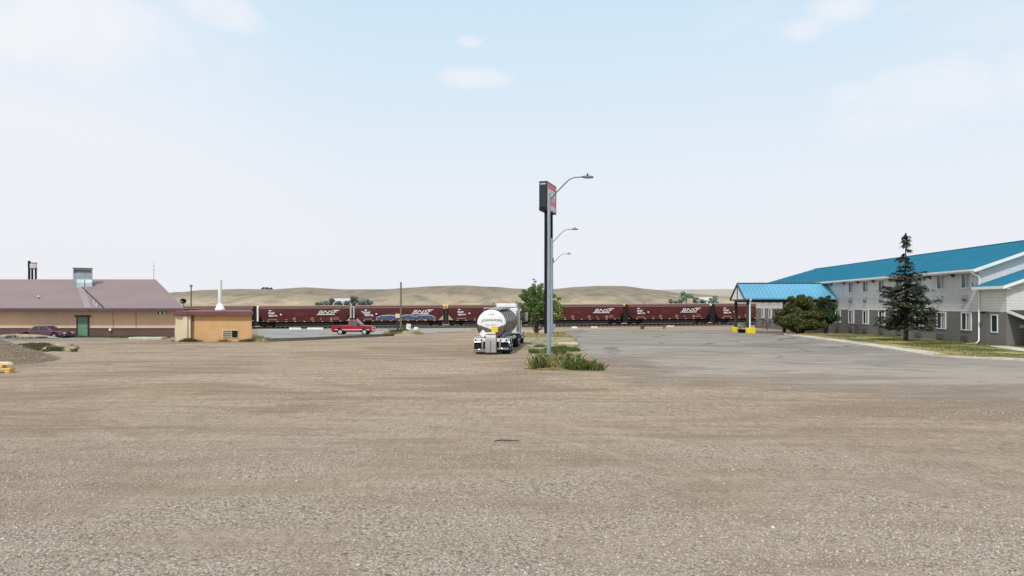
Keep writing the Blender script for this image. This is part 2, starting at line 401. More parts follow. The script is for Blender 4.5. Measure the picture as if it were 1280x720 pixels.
# ------------------------------------------------------------ mesh builder
class MB:
    def __init__(s): s.v = []; s.f = []
    def add(s, vs, fs, M4=None):
        o = len(s.v)
        for p in vs:
            s.v.append(tuple(M4 @ Vector(p)) if M4 else tuple(p))
        for f in fs: s.f.append(tuple(i + o for i in f))
    def box(s, x0, x1, y0, y1, z0, z1, M4=None):
        s.add([(x0, y0, z0), (x1, y0, z0), (x1, y1, z0), (x0, y1, z0), (x0, y0, z1), (x1, y0, z1), (x1, y1, z1), (x0, y1, z1)],
              [(0, 3, 2, 1), (4, 5, 6, 7), (0, 1, 5, 4), (1, 2, 6, 5), (2, 3, 7, 6), (3, 0, 4, 7)], M4)
        return s
    def tube(s, pts, rad, n=8, caps=True):
        pts = [Vector(p) for p in pts]
        if isinstance(rad, (int, float)): rad = [rad] * len(pts)
        o = len(s.v); prev = None
        for i, p in enumerate(pts):
            t = (pts[min(i + 1, len(pts) - 1)] - pts[max(i - 1, 0)]).normalized()
            u = Vector((1, 0, 0)) if abs(t.x) < .8 else Vector((0, 1, 0))
            if prev is not None: u = prev
            a = (u - t * u.dot(t)).normalized(); b = t.cross(a); prev = a
            for k in range(n):
                w = 2 * PI * k / n
                s.v.append(tuple(p + rad[i] * (math.cos(w) * a + math.sin(w) * b)))
        for i in range(len(pts) - 1):
            for k in range(n):
                s.f.append((o + i * n + k, o + i * n + (k + 1) % n, o + (i + 1) * n + (k + 1) % n, o + (i + 1) * n + k))
        if caps:
            s.f.append(tuple(o + k for k in range(n))[::-1]); s.f.append(tuple(o + (len(pts) - 1) * n + k for k in range(n)))
        return s
    def prism(s, poly, axis, a0, a1, M4=None):   # poly in the two other axes (cyclic order)
        def P(u, w, a):
            return {'x': (a, u, w), 'y': (u, a, w), 'z': (u, w, a)}[axis]
        n = len(poly)
        s.add([P(u, w, a0) for u, w in poly] + [P(u, w, a1) for u, w in poly],
              [tuple(range(n))[::-1], tuple(range(n, 2 * n))] + [(i, (i + 1) % n, n + (i + 1) % n, n + i) for i in range(n)], M4)
        return s
    def loft(s, rings, close=True, caps=True):
        o = len(s.v); n = len(rings[0])
        for r in rings: s.v.extend([tuple(p) for p in r])
        for i in range(len(rings) - 1):
            for k in range(n if close else n - 1):
                s.f.append((o + i * n + k, o + i * n + (k + 1) % n, o + (i + 1) * n + (k + 1) % n, o + (i + 1) * n + k))
        if caps:
            s.f.append(tuple(o + k for k in range(n))[::-1]); s.f.append(tuple(o + (len(rings) - 1) * n + k for k in range(n)))
        return s
    def build(s, name, mat, parent=None, smooth=True, bevel=0, angle=35, thick=0):
        me = bpy.data.meshes.new(name); me.from_pydata(s.v, [], s.f)
        me.validate(); me.update()
        import bmesh
        bm = bmesh.new(); bm.from_mesh(me); bmesh.ops.recalc_face_normals(bm, faces=bm.faces); bm.to_mesh(me); bm.free()
        if smooth:
            me.polygons.foreach_set('use_smooth', [True] * len(me.polygons))
            me.set_sharp_from_angle(angle=R(angle))
        o = bpy.data.objects.new(name, me); C.objects.link(o); me.materials.append(mat)
        if parent: o.parent = parent
        if thick:
            md = o.modifiers.new('solid', 'SOLIDIFY'); md.thickness = thick; md.offset = -1
        if bevel:
            md = o.modifiers.new('bevel', 'BEVEL'); md.width = bevel; md.segments = 2; md.limit_method = 'ANGLE'; md.angle_limit = R(30)
        return o
def box(*a): return MB().box(*a)
def tag(o, label=None, cat=None, group=None, kind=None):
    if label: o['label'] = label
    if cat: o['category'] = cat
    if group: o['group'] = group
    if kind: o['kind'] = kind
    return o
def thing(name, label, cat, loc=(0, 0, 0), rz=0, group=None):
    o = bpy.data.objects.new(name, None); C.objects.link(o); o.empty_display_size = .3
    o.location = loc; o.rotation_euler = (0, 0, rz)
    return tag(o, label, cat, group)
def kids(o, table={}):
    return [c for c in list(C.objects) if c.parent == o]
def copy_tree(o, parent=None):
    c = o.copy(); C.objects.link(c)
    if parent: c.parent = parent
    for ch in kids(o): copy_tree(ch, c)
    return c
def npmesh(name, V, Fq, mat, parent=None, smooth=False):
    me = bpy.data.meshes.new(name)
    k = Fq.shape[1]
    me.vertices.add(len(V)); me.vertices.foreach_set('co', V.astype(np.float32).ravel())
    me.loops.add(Fq.size); me.loops.foreach_set('vertex_index', Fq.astype(np.int32).ravel())
    me.polygons.add(len(Fq)); me.polygons.foreach_set('loop_start', (np.arange(len(Fq)) * k).astype(np.int32))
    me.polygons.foreach_set('loop_total', np.full(len(Fq), k, np.int32))
    me.update(calc_edges=True); me.validate()
    if smooth: me.polygons.foreach_set('use_smooth', [True] * len(me.polygons))
    o = bpy.data.objects.new(name, me); C.objects.link(o); me.materials.append(mat)
    if parent: o.parent = parent
    return o
def text_mesh(txt, x0, z0, w, h, shear=0, bold=0.0, arch=0):
    cu = bpy.data.curves.new('t', 'FONT'); cu.body = txt; cu.offset = bold; cu.resolution_u = 3; cu.shear = shear
    ob = bpy.data.objects.new('t', cu); C.objects.link(ob)
    dg = bpy.context.evaluated_depsgraph_get(); me = bpy.data.meshes.new_from_object(ob.evaluated_get(dg))
    vs = np.array([v.co[:] for v in me.vertices]); fs = [tuple(p.vertices) for p in me.polygons]
    bpy.data.objects.remove(ob); bpy.data.curves.remove(cu); bpy.data.meshes.remove(me)
    mn = vs.min(0); mx = vs.max(0)
    out = []
    for v in vs:
        u = (v[0] - mn[0]) / (mx[0] - mn[0]); t = (v[1] - mn[1]) / (mx[1] - mn[1])
        out.append((x0 + u * w, z0 + t * h + arch * (1 - (2 * u - 1) ** 2)))
    return out, fs

# ------------------------------------------------------------ ground sheets
def flat_rows():
    xs = list(np.arange(-44, 44.01, .4)) + [50, 58, 66, 80, 100, 130, 180, 260, 400, 700, 1200, 2200, 3500]
    xs = sorted(set([round(-a, 3) for a in [50, 58, 66, 80, 100, 130, 180, 260, 400, 700, 1200, 2200, 3500]] + [round(a, 3) for a in xs]))
    ys = [-80, -40, -20, -10, -5, 0, 3] + list(np.arange(4, 22.01, .25)) + [24, 28, 34, 42, 52, 60, 68, 72, 77, 82, 88, 94, 100, 105, 110, 115, 122, 128, 135, 142, 150, 170, 200, 260, 400, 700, 1300, 2400, 4000]
    return xs, ys
xs, ys = flat_rows()
V = np.array([(x, y, gz(x, y)) for y in ys for x in xs])
nx = len(xs)
ii, jj = np.meshgrid(np.arange(nx - 1), np.arange(len(ys) - 1))
a = (jj * nx + ii).ravel()
Fq = np.stack([a, a + 1, a + nx + 1, a + nx], 1)
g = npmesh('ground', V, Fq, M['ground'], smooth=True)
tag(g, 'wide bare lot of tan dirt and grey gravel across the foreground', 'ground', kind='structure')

def sheet(name, poly, mat, off=.006, jitter=0, step=1.5, gstep=4):
    pts = []
    n = len(poly)
    for i in range(n):
        p, q = Vector(poly[i]), Vector(poly[(i + 1) % n])
        k = max(1, int((q - p).length / step))
        for t in range(k):
            w = p.lerp(q, t / k)
            if jitter and t: w = w + Vector((random.uniform(-1, 1), random.uniform(-1, 1))) * jitter
            pts.append(w)
    m = len(pts); edges = [(i, (i + 1) % m) for i in range(m)]
    xa, xb = min(p[0] for p in pts), max(p[0] for p in pts); ya, yb = min(p[1] for p in pts), max(p[1] for p in pts)
    extra = [Vector((x, y)) for x in np.arange(xa, xb, gstep) for y in sorted(set(list(np.arange(ya, yb, gstep)) + [b for b, _ in BR if ya < b < yb]))]
    vs, _, fs, *_ = delaunay_2d_cdt(pts + extra, edges, [], 1, 1e-5)
    mb = MB(); mb.v = [(v[0], v[1], gz(v[0], v[1]) + off) for v in vs]; mb.f = [tuple(f) for f in fs]
    return mb.build(name, mat)
kerb_line = [(31.8, 80.5), (29.2, 73.5), (28.4, 68.8), (27.4, 56.2), (26.5, 47.4), (25.95, 43.6), (26.1, 42.3), (26.8, 41.1), (29.2, 39.3), (36, 35.5), (50, 28)]
asph = [(3.6, 28), (8, 22.5), (20, 18), (50, 5), (52, 27.5)] + [(x + .02, y) for x, y in kerb_line[::-1]] + [(34, 96), (6.2, 97), (6.3, 75), (5.6, 58), (4.9, 46), (4.6, 34.8)]
o = sheet('parking_lot', asph, M['asphalt'], .007, .05)
tag(o, 'worn grey asphalt parking lot with dark cracks in front of the motel', 'parking lot', kind='structure')
o = sheet('road', [(-75, 60.5), (-46, 60.8), (-38.5, 61.8), (-34.5, 63.2), (-38, 65.2), (-46, 67), (-75, 67.4)], M['road'], .008, .08)
tag(o, 'blue grey paved road passing in front of the long tan building', 'road', kind='structure')
o = sheet('side_street', [G(322, 424), G(420, 421.5), G(480, 418.5), G(540, 416.5), G(590, 414), G(590, 410.5), G(322, 411.2)], M['road2'], .03, .1)
tag(o, 'grey paved yard the red pickup stands on beside the rails', 'road', kind='structure')

# hills
def crest(px):
    tab = [(-900, 366), (0, 368), (200, 367), (220, 365), (260, 362), (300, 361), (340, 361.5), (380, 359), (430, 361.5), (480, 361.5), (500, 360), (540, 357.5), (580, 356.5),
           (620, 358.5), (655, 361), (690, 361), (720, 358.5), (745, 357), (780, 357.5), (810, 361), (850, 366), (930, 372), (1100, 372), (1400, 368), (2200, 366)]
    for (a, ya), (b, yb) in zip(tab, tab[1:]):
        if a <= px <= b:
            t = (px - a) / (b - a); t = t * t * (3 - 2 * t) * .6 + t * .4; return ya + (yb - ya) * t
    return 366
def hills(name, mat, crestf, r0, rc, r1, label, rough):
    nu, nr = 420, 46; V = []
    for j in range(nr + 1):
        for i in range(nu + 1):
            px = -500 + 2300 * i / nu
            wob = 1 + .12 * mnoise.noise((px * .006, 3.3, 0))
            r = r0 + (r1 - r0) * j / nr
            t = (r - r0) / (rc * wob - r0)
            hc = (HZ - crestf(px)) / F * rc * wob + CH + 1.3
            if t < 1: pr = (t ** 1.3) * (.35 + .65 * (t * t * (3 - 2 * t))) if t > 0 else 0
            else: pr = max(0, 1 - ((t - 1) * 1.1) ** 1.5)
            X = (px - 640) / F * r
            nz = rough * (mnoise.noise((X * .006, r * .004, 0)) * 5 + abs(mnoise.noise((X * .02 + r * .006, r * .006, 7))) * -4.5 + mnoise.noise((X * .05, r * .03, 0)) * 1.0)
            m_ = 4 * max(0, min(1, t)) * (1 - max(0, min(1, t)))
            V.append((X, r, -1.34 + hc * pr + nz * m_))
    a = (np.arange(nr)[:, None] * (nu + 1) + np.arange(nu)[None, :]).ravel()
    o = npmesh(name, np.array(V), np.stack([a, a + 1, a + nu + 2, a + nu + 1], 1), mat, smooth=True)
    return tag(o, label, 'hills', kind='structure')
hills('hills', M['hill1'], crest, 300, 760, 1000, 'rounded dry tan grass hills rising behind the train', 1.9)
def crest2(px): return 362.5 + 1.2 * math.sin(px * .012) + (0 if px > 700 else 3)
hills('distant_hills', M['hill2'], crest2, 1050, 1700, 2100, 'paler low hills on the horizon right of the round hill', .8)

# ------------------------------------------------------------ kerb and walks
def strip(name, line, w, z0, z1, mat, label, cat, bev=.015):
    mb = MB(); rings = []
    for i, p in enumerate(line):
        a = Vector(line[max(0, i - 1)]); b = Vector(line[min(len(line) - 1, i + 1)])
        t = (b - a).normalized(); n = Vector((t.y, -t.x)) if w < 0 else Vector((-t.y, t.x)); ww = abs(w)
        q = Vector(p) + n * ww; g0 = gz(*p)
        rings.append([(p[0], p[1], g0 + z0), (p[0], p[1], g0 + z1), (q.x, q.y, g0 + z1), (q.x, q.y, g0 + z0)])
    mb.loft(rings)
    return tag(mb.build(name, mat, bevel=bev), label, cat, kind='structure')
strip('kerb', kerb_line, .16, -.1, .13, M['concrete'], 'pale concrete kerb curving along the motel lawn', 'kerb')
walkline = [(p[0] + .17, p[1] + .05) for p in kerb_line[1:6]]
strip('sidewalk', walkline, 1.35, -.1, .115, M['concrete'], 'narrow pale concrete walk just inside the kerb', 'sidewalk')
lawn = [(x + .2, y + .12) for x, y in kerb_line[1:]] + [(50, 51), (36.9, 51.9)] + [(34.55 + .0547 * y, y) for y in (56, 62, 68, 75, 79)] + [(32.6, 79.6)]
o = sheet('lawn', lawn, M['lawn'], .09, 0)
tag(o, 'patchy green and yellow lawn strip between kerb and motel', 'lawn', kind='structure')

# grass blades ---------------------------------------------------
def inside(poly, x, y):
    c = False; n = len(poly)
    for i in range(n):
        x0, y0 = poly[i]; x1, y1 = poly[(i + 1) % n]
        if (y0 > y) != (y1 > y) and x < (x1 - x0) * (y - y0) / (y1 - y0) + x0: c = not c
    return c
def blades(name, poly, n, h, w, mat, label, dens=0., fs=.5, base=0., cat='grass', curve=.35, zf=None):
    xa, xb = min(p[0] for p in poly), max(p[0] for p in poly); ya, yb = min(p[1] for p in poly), max(p[1] for p in poly)
    V = []; k = 0; tries = 0
    while k < n and tries < n * 30:
        tries += 1
        x, y = random.uniform(xa, xb), random.uniform(ya, yb)
        if not inside(poly, x, y): continue
        d = mnoise.noise((x * fs, y * fs, 9.1))
        if d < dens + random.uniform(-.15, .15): continue
        hh = h * random.uniform(.35, 1.0) * (.6 + max(0, d))
        a = random.uniform(0, 2 * PI); c_, s_ = math.cos(a), math.sin(a)
        lx, ly = random.gauss(0, curve) * hh, random.gauss(0, curve) * hh
        z = (zf(x, y) if zf else gz(x, y)) + base
        ww = w * random.uniform(.6, 1.3)
        V += [(x - c_ * ww, y - s_ * ww, z), (x + c_ * ww, y + s_ * ww, z), (x + lx * .4 + c_ * ww * .7, y + ly * .4 + s_ * ww * .7, z + hh * .6), (x + lx, y + ly, z + hh)]
        k += 1
    Fq = np.arange(len(V)).reshape(-1, 4)
    o = npmesh(name, np.array(V), Fq, mat)
    return tag(o, label, cat, kind='stuff')
lawn_in = [(x + 3.2, y + 1.5) for x, y in kerb_line[1:9]] + [(50, 40), (50, 51), (36.9, 51.9)] + [(34.4 + .0547 * y, y) for y in (56, 62, 68, 75)]
blades('grass', lawn_in, 22000, .12, .02, M['grass_g'], 'short green grass on the lawn in front of the motel', -.05, .3, .09)
blades('dry_grass', lawn, 24000, .11, .02, M['grass_y'], 'yellowed dry grass patches along the motel lawn', .0, .22, .09)

# ------------------------------------------------------------ trees
def leaf_cloud(centers, n, size, flat=0.0, asp=.6, ex=.45):
    centers = np.array(centers, float)   # x y z r weight
    w = centers[:, 3] ** 2; w /= w.sum()
    idx = rng.choice(len(centers), n, p=w)
    d = rng.normal(size=(n, 3)); d /= np.linalg.norm(d, axis=1)[:, None]
    r = rng.random(n) ** ex
    P = centers[idx, :3] + d * (centers[idx, 3] * r)[:, None] * np.array([1, 1, .75])
    a = rng.normal(size=(n, 3)); a[:, 2] *= (1 - flat); a /= np.linalg.norm(a, axis=1)[:, None]
    b = np.cross(a, rng.normal(size=(n, 3))); b /= np.linalg.norm(b, axis=1)[:, None]
    s = size * rng.uniform(.6, 1.4, n)[:, None]
    V = np.stack([P - a * s, P + b * s * asp, P + a * s, P - b * s * asp], 1).reshape(-1, 3)
    return V, np.arange(len(V)).reshape(-1, 4)
def broad_tree(name, label, cat, loc, spots, n, leaf, mat, limbs, bark, tr=.12, group=None, extra=None, ex=.45):
    t = thing(name, label, cat, loc, group=group)
    mb = MB()
    for l in limbs: mb.tube(l[0], l[1], 6)
    mb.build('trunk', bark, t)
    V, Fq = leaf_cloud(spots, n, leaf, ex=ex)
    npmesh('crown', V, Fq, mat, t)
    if extra:
        V, Fq = leaf_cloud(extra[0], extra[1], leaf)
        npmesh('crown', V, Fq, extra[2], t)['label'] = 'lighter lime green foliage on the right side'
    return t
# cottonwood at the island
x, y = G(671, 418); sp = []; limbs = []
random.seed(12)
for k in range(30):
    a = random.uniform(0, 2 * PI); top = random.choice([random.uniform(1.2, 3.2), random.uniform(2.6, 4.8), random.uniform(3.6, 5.6)])
    rr = (.9 + .55 * top) if top < 2.6 else 2.35 * (1 - ((top - 2.6) / 4.0) ** 1.6)
    ex, ey = math.cos(a) * rr * random.uniform(.5, 1.05) - .1, math.sin(a) * rr * .8
    b0 = random.uniform(.1, .6)
    p1 = Vector((ex * .35, ey * .35, b0 + (top - b0) * .45)); p2 = Vector((ex, ey, top))
    limbs.append(([(random.uniform(-.15, .15), random.uniform(-.1, .1), -.1 if k < 7 else b0), tuple(p1), tuple(p2)], [.075, .04, .012]))
    for q in range(5):
        u = .35 + .7 * q / 4
        p = p1.lerp(p2, u) + Vector((random.gauss(0, .13), random.gauss(0, .13), random.gauss(0, .12)))
        sp.append((p.x, p.y, p.z, random.uniform(.20, .42) * (.75 if top < 2 else 1)))
for zt in (4.9, 5.3, 5.7, 6.05, 6.3): sp.append((-.25 + random.uniform(-.12, .12), 0, zt, .34 - (zt - 4.9) * .13))
limbs.append(([(0, 0, .3), (-.1, 0, 3), (-.22, 0, 6.2)], [.12, .07, .012]))
for (ex, ez) in ((-1.9, 4.4), (-1.5, 5.0), (.5, 5.4), (.9, 4.9), (-2.2, 3.6)): sp += [(ex, 0, ez, .28), (ex * .8, .1, ez - .35, .34)]
rt = [(2.2, .2, 3.6, .5), (2.5, .2, 2.8, .55), (2.1, 0, 2.0, .5), (2.6, .3, 4.1, .3), (2.9, 0, 3.3, .3), (2.0, 0, 4.4, .35), (1.9, 0, 3.0, .5), (2.8, 0, 2.1, .35), (1.7, 0, 1.5, .4)]
limbs += [([(.1, 0, .4), (1.2, .1, 1.4), (2.3, .1, 3.3)], [.06, .04, .02]), ([(.1, 0, .4), (1.3, .1, 1.0), (2.2, .1, 1.9)], [.05, .03, .015])]
broad_tree('cottonwood_tree', 'airy bright green tree with thin trunk behind the tall sign posts', 'tree', (x, y, gz(x, y)), sp, 11500, .085, M['leaf_cotton'], limbs, M['bark'], extra=(rt, 1900, M['leaf_lime']))
# big bush
random.seed(5); sp = []; limbs = []
for k in range(44):
    a = random.uniform(0, 2 * PI); u = random.random() ** .5
    X_, Y_ = 2.5 * u * math.cos(a), 2.0 * u * math.sin(a)
    top = .95 + 3.35 * (1 - (u ** 2.4)) * random.uniform(.55, 1)
    sp.append((X_, Y_, top, random.uniform(.45, .75)))
for k in range(9):
    a = k * .7; limbs.append(([(.25 * math.cos(a), .2 * math.sin(a), -.1), (.9 * math.cos(a), .7 * math.sin(a), 1.3), (1.6 * math.cos(a), 1.3 * math.sin(a), 2.6)], [.1, .07, .03]))
sp += [(-2.6, 0, 1.9, .55), (-2.5, 0, 2.6, .5), (2.3, 0, 2.2, .6), (.2, 0, 4.25, .45), (-1.0, 0, 4.05, .45), (1.0, 0, 4.0, .5), (-1.4, -.5, .9, .5), (-1.0, -.5, .6, .4), (.9, 0, .8, .5), (0, -.6, .7, .5), (-.5, -.8, 1.2, .5), (.6, -.7, 1.3, .5), (1.4, -.3, .8, .45), (.1, -1.2, 2.2, .7), (-1.2, -1.0, 2.0, .6), (1.2, -1.0, 2.1, .6)]
bx, by = 32.9, 78.6
broad_tree('shrub_tree', 'big round olive green bush between the portico and the motel', 'bush', (bx, by, gz(bx, by)), sp, 26000, .10, M['leaf_bush'], limbs, M['bark_dark'], ex=.22)
random.seed(8); sp = [(random.uniform(-1, 1), random.uniform(-.8, .8), random.uniform(1.4, 4.0), random.uniform(.4, .7)) for _ in range(16)] + [(.6, 0, 3.2, .6), (-.6, 0, 3.9, .5), (.1, 0, 4.3, .35)]
broad_tree('small_tree', 'small bright leaved tree between the big bush and motel wall', 'tree', (36.5, 79.6, gz(36.5, 79.6)), sp, 6500, .09, M['leaf_small'], [([(0, 0, -.1), (0, 0, 1), (.05, 0, 3.6)], [.11, .09, .03]), ([(0, 0, .8), (.7, 0, 2.6)], [.06, .02]), ([(0, 0, .9), (-.7, 0, 2.9)], [.06, .02])], M['bark_dark'])
# spruce
def spruce(loc):
    t = thing('spruce_tree', 'ragged dark green spruce with bare lower trunk on the motel lawn', 'tree', loc)
    H = 9.15; mb = MB(); random.seed(21)
    mb.tube([(0, 0, -.1), (.03, 0, 2), (-.05, 0, 5), (0, 0, H)], [.2, .16, .09, .015], 7)
    P = []; 
    z = 1.5
    while z < H - .15:
        f = (H - z) / (H - 1.5)
        Rm = 2.75 * f ** .8 if z < 5.8 else 2.75 * f ** 1.45 * 1.15
        if z < 2.4: Rm *= .80
        nb = 9 if z < 5.6 else 4
        for k in range(nb):
            if random.random() < .16: continue
            a = random.uniform(0, 2 * PI); r = Rm * random.uniform(.6, 1.12)
            if z > 6.6: r = max(.22, r * random.choice([.5, .8, 1.35]))
            zz = z + random.uniform(-.13, .13)
            c_, s_ = math.cos(a), math.sin(a)
            droop = -.20 * r if z < 5 else .02 * r
            end = (c_ * r, s_ * r, zz + droop + .12 * r)
            mid = (c_ * r * .55, s_ * r * .55, zz + droop * .9)
            mb.tube([(0, 0, zz), mid, end], [.035, .022, .008], 4, False)
            m = int(26 * r + 10)
            for q in range(m):
                u = .10 + .93 * random.random()
                if u < .55:
                    w = u / .55; p = Vector((0, 0, zz)).lerp(Vector(mid), w)
                else:
                    w = (u - .55) / .45; p = Vector(mid).lerp(Vector(end), w)
                side = random.choice([-1, 1]); wd = random.uniform(0, .34) * min(1, r) * (1.15 - .6 * u)
                base = p; tipv = Vector((c_ * .22 - s_ * side * wd, s_ * .22 + c_ * side * wd, -.10 + random.uniform(-.12, .05)))
                nrm = Vector((random.gauss(0, .3), random.gauss(0, .3), 1)).normalized()
                sd = tipv.cross(nrm).normalized() * random.uniform(.03, .06)
                e = base + tipv * random.uniform(.8, 1.6)
                P += [tuple(base - sd), tuple(base + sd), tuple(e + sd * .5), tuple(e - sd * .5)]
        z += random.uniform(.20, .30) if z < 5.6 else random.uniform(.24, .38)
    for q in range(160):
        zt = H - random.uniform(0, 1.0); a = random.uniform(0, 2 * PI); r = (.08 + .30 * math.exp(-((H - zt - .6) / .28) ** 2))
        p = Vector((0, 0, zt)); e = p + Vector((math.cos(a) * r, math.sin(a) * r, random.uniform(0, .15)))
        sd = Vector((-math.sin(a), math.cos(a), .3)) * .05
        P += [tuple(p - sd), tuple(p + sd), tuple(e + sd * .5), tuple(e - sd * .5)]
    mb.build('trunk', M['bark_dark'], t)
    npmesh('crown', np.array(P), np.arange(len(P)).reshape(-1, 4), M['needle'], t)
    cn = []
    for q in range(90):
        zt = H - random.uniform(.5, 1.1); a = random.uniform(0, 2 * PI); r = random.uniform(.1, .33)
        e = Vector((math.cos(a) * r, math.sin(a) * r, zt)); sd = Vector((-math.sin(a), math.cos(a), 0)) * .04
        cn += [tuple(e - sd), tuple(e + sd), tuple(e + sd * .6 + Vector((0, 0, -.16))), tuple(e - sd * .6 + Vector((0, 0, -.16)))]
    o = npmesh('cones', np.array(cn), np.arange(len(cn)).reshape(-1, 4), M['cone'], t)
    return t
spruce((33.6, 58.7, .08))

# ------------------------------------------------------------ motel
B = math.atan(.0547)
mo = thing('motel', 'long two storey motel with blue roof, white and grey siding', 'motel', (34.48 + .0547 * 51.9, 51.9, 0), -B)
Ymain = 3.4; Yend = 63.2
def part(name, mb, mat, parent=mo, **k): return mb.build(name, mat, parent, **k)
mb = MB().box(0, 14, Ymain, Yend, -1.5, 2.66); part('lower_wall', mb, M['wall_dark'], smooth=False)
mb = MB().box(.004, 13.99, Ymain + .004, Yend - .004, 2.661, 6.0)
mb.prism([(.01, 6.0), (13.98, 6.0), (7, 8.5)], 'y', Ymain + .006, Ymain + .3); part('upper_wall', mb, M['wall_light'], smooth=False)
part('belt_trim', MB().box(-.025, 0, Ymain, Yend, 2.64, 2.72), M['white_old'])
# roof
mb = MB()
e, zr, ze = -.6, 8.8, 6.1
vs = [(e, 2.9, ze), (e, Yend + .6, ze), (7, Yend - 7, zr), (7, 2.9, zr), (14.6, 2.9, ze), (14.6, Yend + .6, ze)]
mb.add(vs, [(0, 3, 2, 1), (3, 4, 5, 2), (1, 2, 5)])
roof = part('roof', mb, M['roof_blue'], smooth=False, thick=.10)
mb = MB()
yy = 3.2
while yy < Yend + .3:
    top = min(1, (Yend + .6 - yy) / 7.6)
    xa, za = e, ze + .012; xb, zb = e + 7.6 * top, ze + (zr - ze) * top + .012
    mb.add([(xa, yy - .015, za), (xa, yy + .015, za), (xb, yy + .015, zb), (xb, yy - .015, zb), (xa, yy, za + .03), (xb, yy, zb + .03)], [(0, 4, 5, 3), (1, 2, 5, 4)])
    yy += .6
part('roof_seam', mb, M['roof_blue'], roof, smooth=False)
part('ridge_cap', MB().box(6.85, 7.15, 2.88, Yend - 7, zr - .02, zr + .05), M['roof_blue'], roof)
mb = MB().box(e - .03, e + .0, 2.9, Yend + .6, ze - .30, ze - .04); mb.box(e - .14, e - .035, 2.9, Yend + .6, ze - .2, ze - .06)
part('gutter', mb, M['white'])
part('soffit', MB().box(e + .002, .0, 3.0, Yend + .6, ze - .27, ze - .22), M['white_old'])
mb = MB()
def rake(mb, xa, za, xb, zb, y0, y1, h=.28, off=.02):
    mb.add([(xa, y0, za - off), (xb, y0, zb - off), (xb, y0, zb - h), (xa, y0, za - h), (xa, y1, za - off), (xb, y1, zb - off), (xb, y1, zb - h), (xa, y1, za - h)],
           [(0, 1, 2, 3), (4, 7, 6, 5), (0, 4, 5, 1), (3, 2, 6, 7), (0, 3, 7, 4), (1, 5, 6, 2)])
rake(mb, e, ze, 7, zr, 2.86, 2.90); rake(mb, 14.6, ze, 7, zr, 2.86, 2.90)
rake(mb, e, ze - .14, 7, zr - .14, 2.91, Ymain, .18, .12)
part('rake_board', mb, M['white'])
# near extension
mb = MB().box(0, 14, 0, Ymain - .004, -.5, 2.66); part('wing_lower_wall', mb, M['wall_dark'], smooth=False)
mb = MB().prism([(.004, 2.661), (13.99, 2.661), (13.99, 4.5), (7, 7.0), (.004, 4.5)], 'y', .004, Ymain - .008)
part('wing_upper_wall', mb, M['wall_light'], smooth=False)
mb = MB(); mb.add([(-.55, -.5, 4.63), (-.55, Ymain - .01, 4.63), (7, Ymain - .01, 7.3), (7, -.5, 7.3), (14.55, -.5, 4.63), (14.55, Ymain - .01, 4.63)], [(0, 3, 2, 1), (3, 4, 5, 2)])
part('wing_roof', mb, M['roof_blue'], smooth=False, thick=.09)
mb = MB(); rake(mb, -.55, 4.63, 7, 7.3, -.54, -.503, .24, .0); rake(mb, 14.55, 4.63, 7, 7.3, -.54, -.503, .24, 0)
mb.box(-.60, -.553, -.54, Ymain - .05, 4.40, 4.62)
part('wing_trim', mb, M['white'])
part('wing_soffit', MB().box(-.55, 0, -.5, Ymain - .02, 4.41, 4.45), M['white_old'])
# corner boards
mb = MB().box(-.03, .08, -.03, .08, 2.66, 4.4); part('corner_board', mb, M['wall_light'])
# downspout
mb = MB().tube([(-.7, 3.1, 5.9), (-.7, 3.1, 5.75), (-.1, 3.2, 5.45), (-.1, 3.2, .35), (-.35, 3.1, .12), (-1.9, 2.4, .04)], .065, 8)
part('downspout', mb, M['white'], angle=60)
mb = MB().tube([(-.45, 3.5, 5.0), (-.1, 3.9, 4.6)], .03, 6); part('cable', mb, M['black'])
# windows
def window(sy, z0, z1, w=1.4, parent=mo, lean=0):
    y0, y1 = sy - w / 2, sy + w / 2; fr = MB(); t = .08
    fr.box(-.07, 0, y0, y0 + t, z0, z1).box(-.07, 0, y1 - t, y1, z0, z1).box(-.07, 0, y0 + t, y1 - t, z0, z0 + t).box(-.07, 0, y0 + t, y1 - t, z1 - t, z1)
    fr.box(-.055, 0, sy - .04, sy + .04, z0 + t, z1 - t)
    f = part('window', fr, M['white'], parent)
    part('pane', MB().box(-.022, -.001, y0 + t, sy - .04, z0 + t, z1 - t).box(-.022, -.001, sy + .04, y1 - t, z0 + t, z1 - t), M['glass'], f)
    a, b = (sy + .12, y1 - t - .03) if lean else (y0 + t + .02, sy - .16)
    part('curtain', MB().box(-.027, -.0235, a, b, z0 + t + .02, z1 - t - .02), M['curtain'], f)
k = 0
wy = [5.0 + 3.62 * i for i in range(16)]
for i, s in enumerate(wy):
    if s > 62: break
    window(s, 1.08, 2.58)
    if not (29.5 < s < 38.5): window(s, 4.55, 5.82)
    # air units
    u = MB().box(-.10, 0, s - .15, s + .65, 3.58, 4.0); a_ = part('air_unit', u, M['ac_light'])
    part('vent', MB().box(-.20, -.10, s - .05, s + .28, 3.5, 3.72), M['ac_dark'], a_)
    part('air_unit', MB().box(-.16, 0, s - .2, s + .6, .22, .66), M['ac_dark'], bevel=.01)
    if i % 1 == 0: part('eave_bracket', MB().prism([(-.34, 5.83), (-.02, 5.83), (-.02, 5.55)], 'y', s + 1.7, s + 1.95), M['dark_trim'])
f = MB().box(-.06, 0, 1.0, 1.06, 1.05, 2.45).box(-.06, 0, 1.74, 1.8, 1.05, 2.45).box(-.06, 0, 1.06, 1.74, 1.05, 1.12).box(-.06, 0, 1.06, 1.74, 2.38, 2.45)
w_ = part('window', f, M['white']); part('pane', MB().box(-.02, -.001, 1.06, 1.74, 1.12, 2.38), M['glass'], w_)
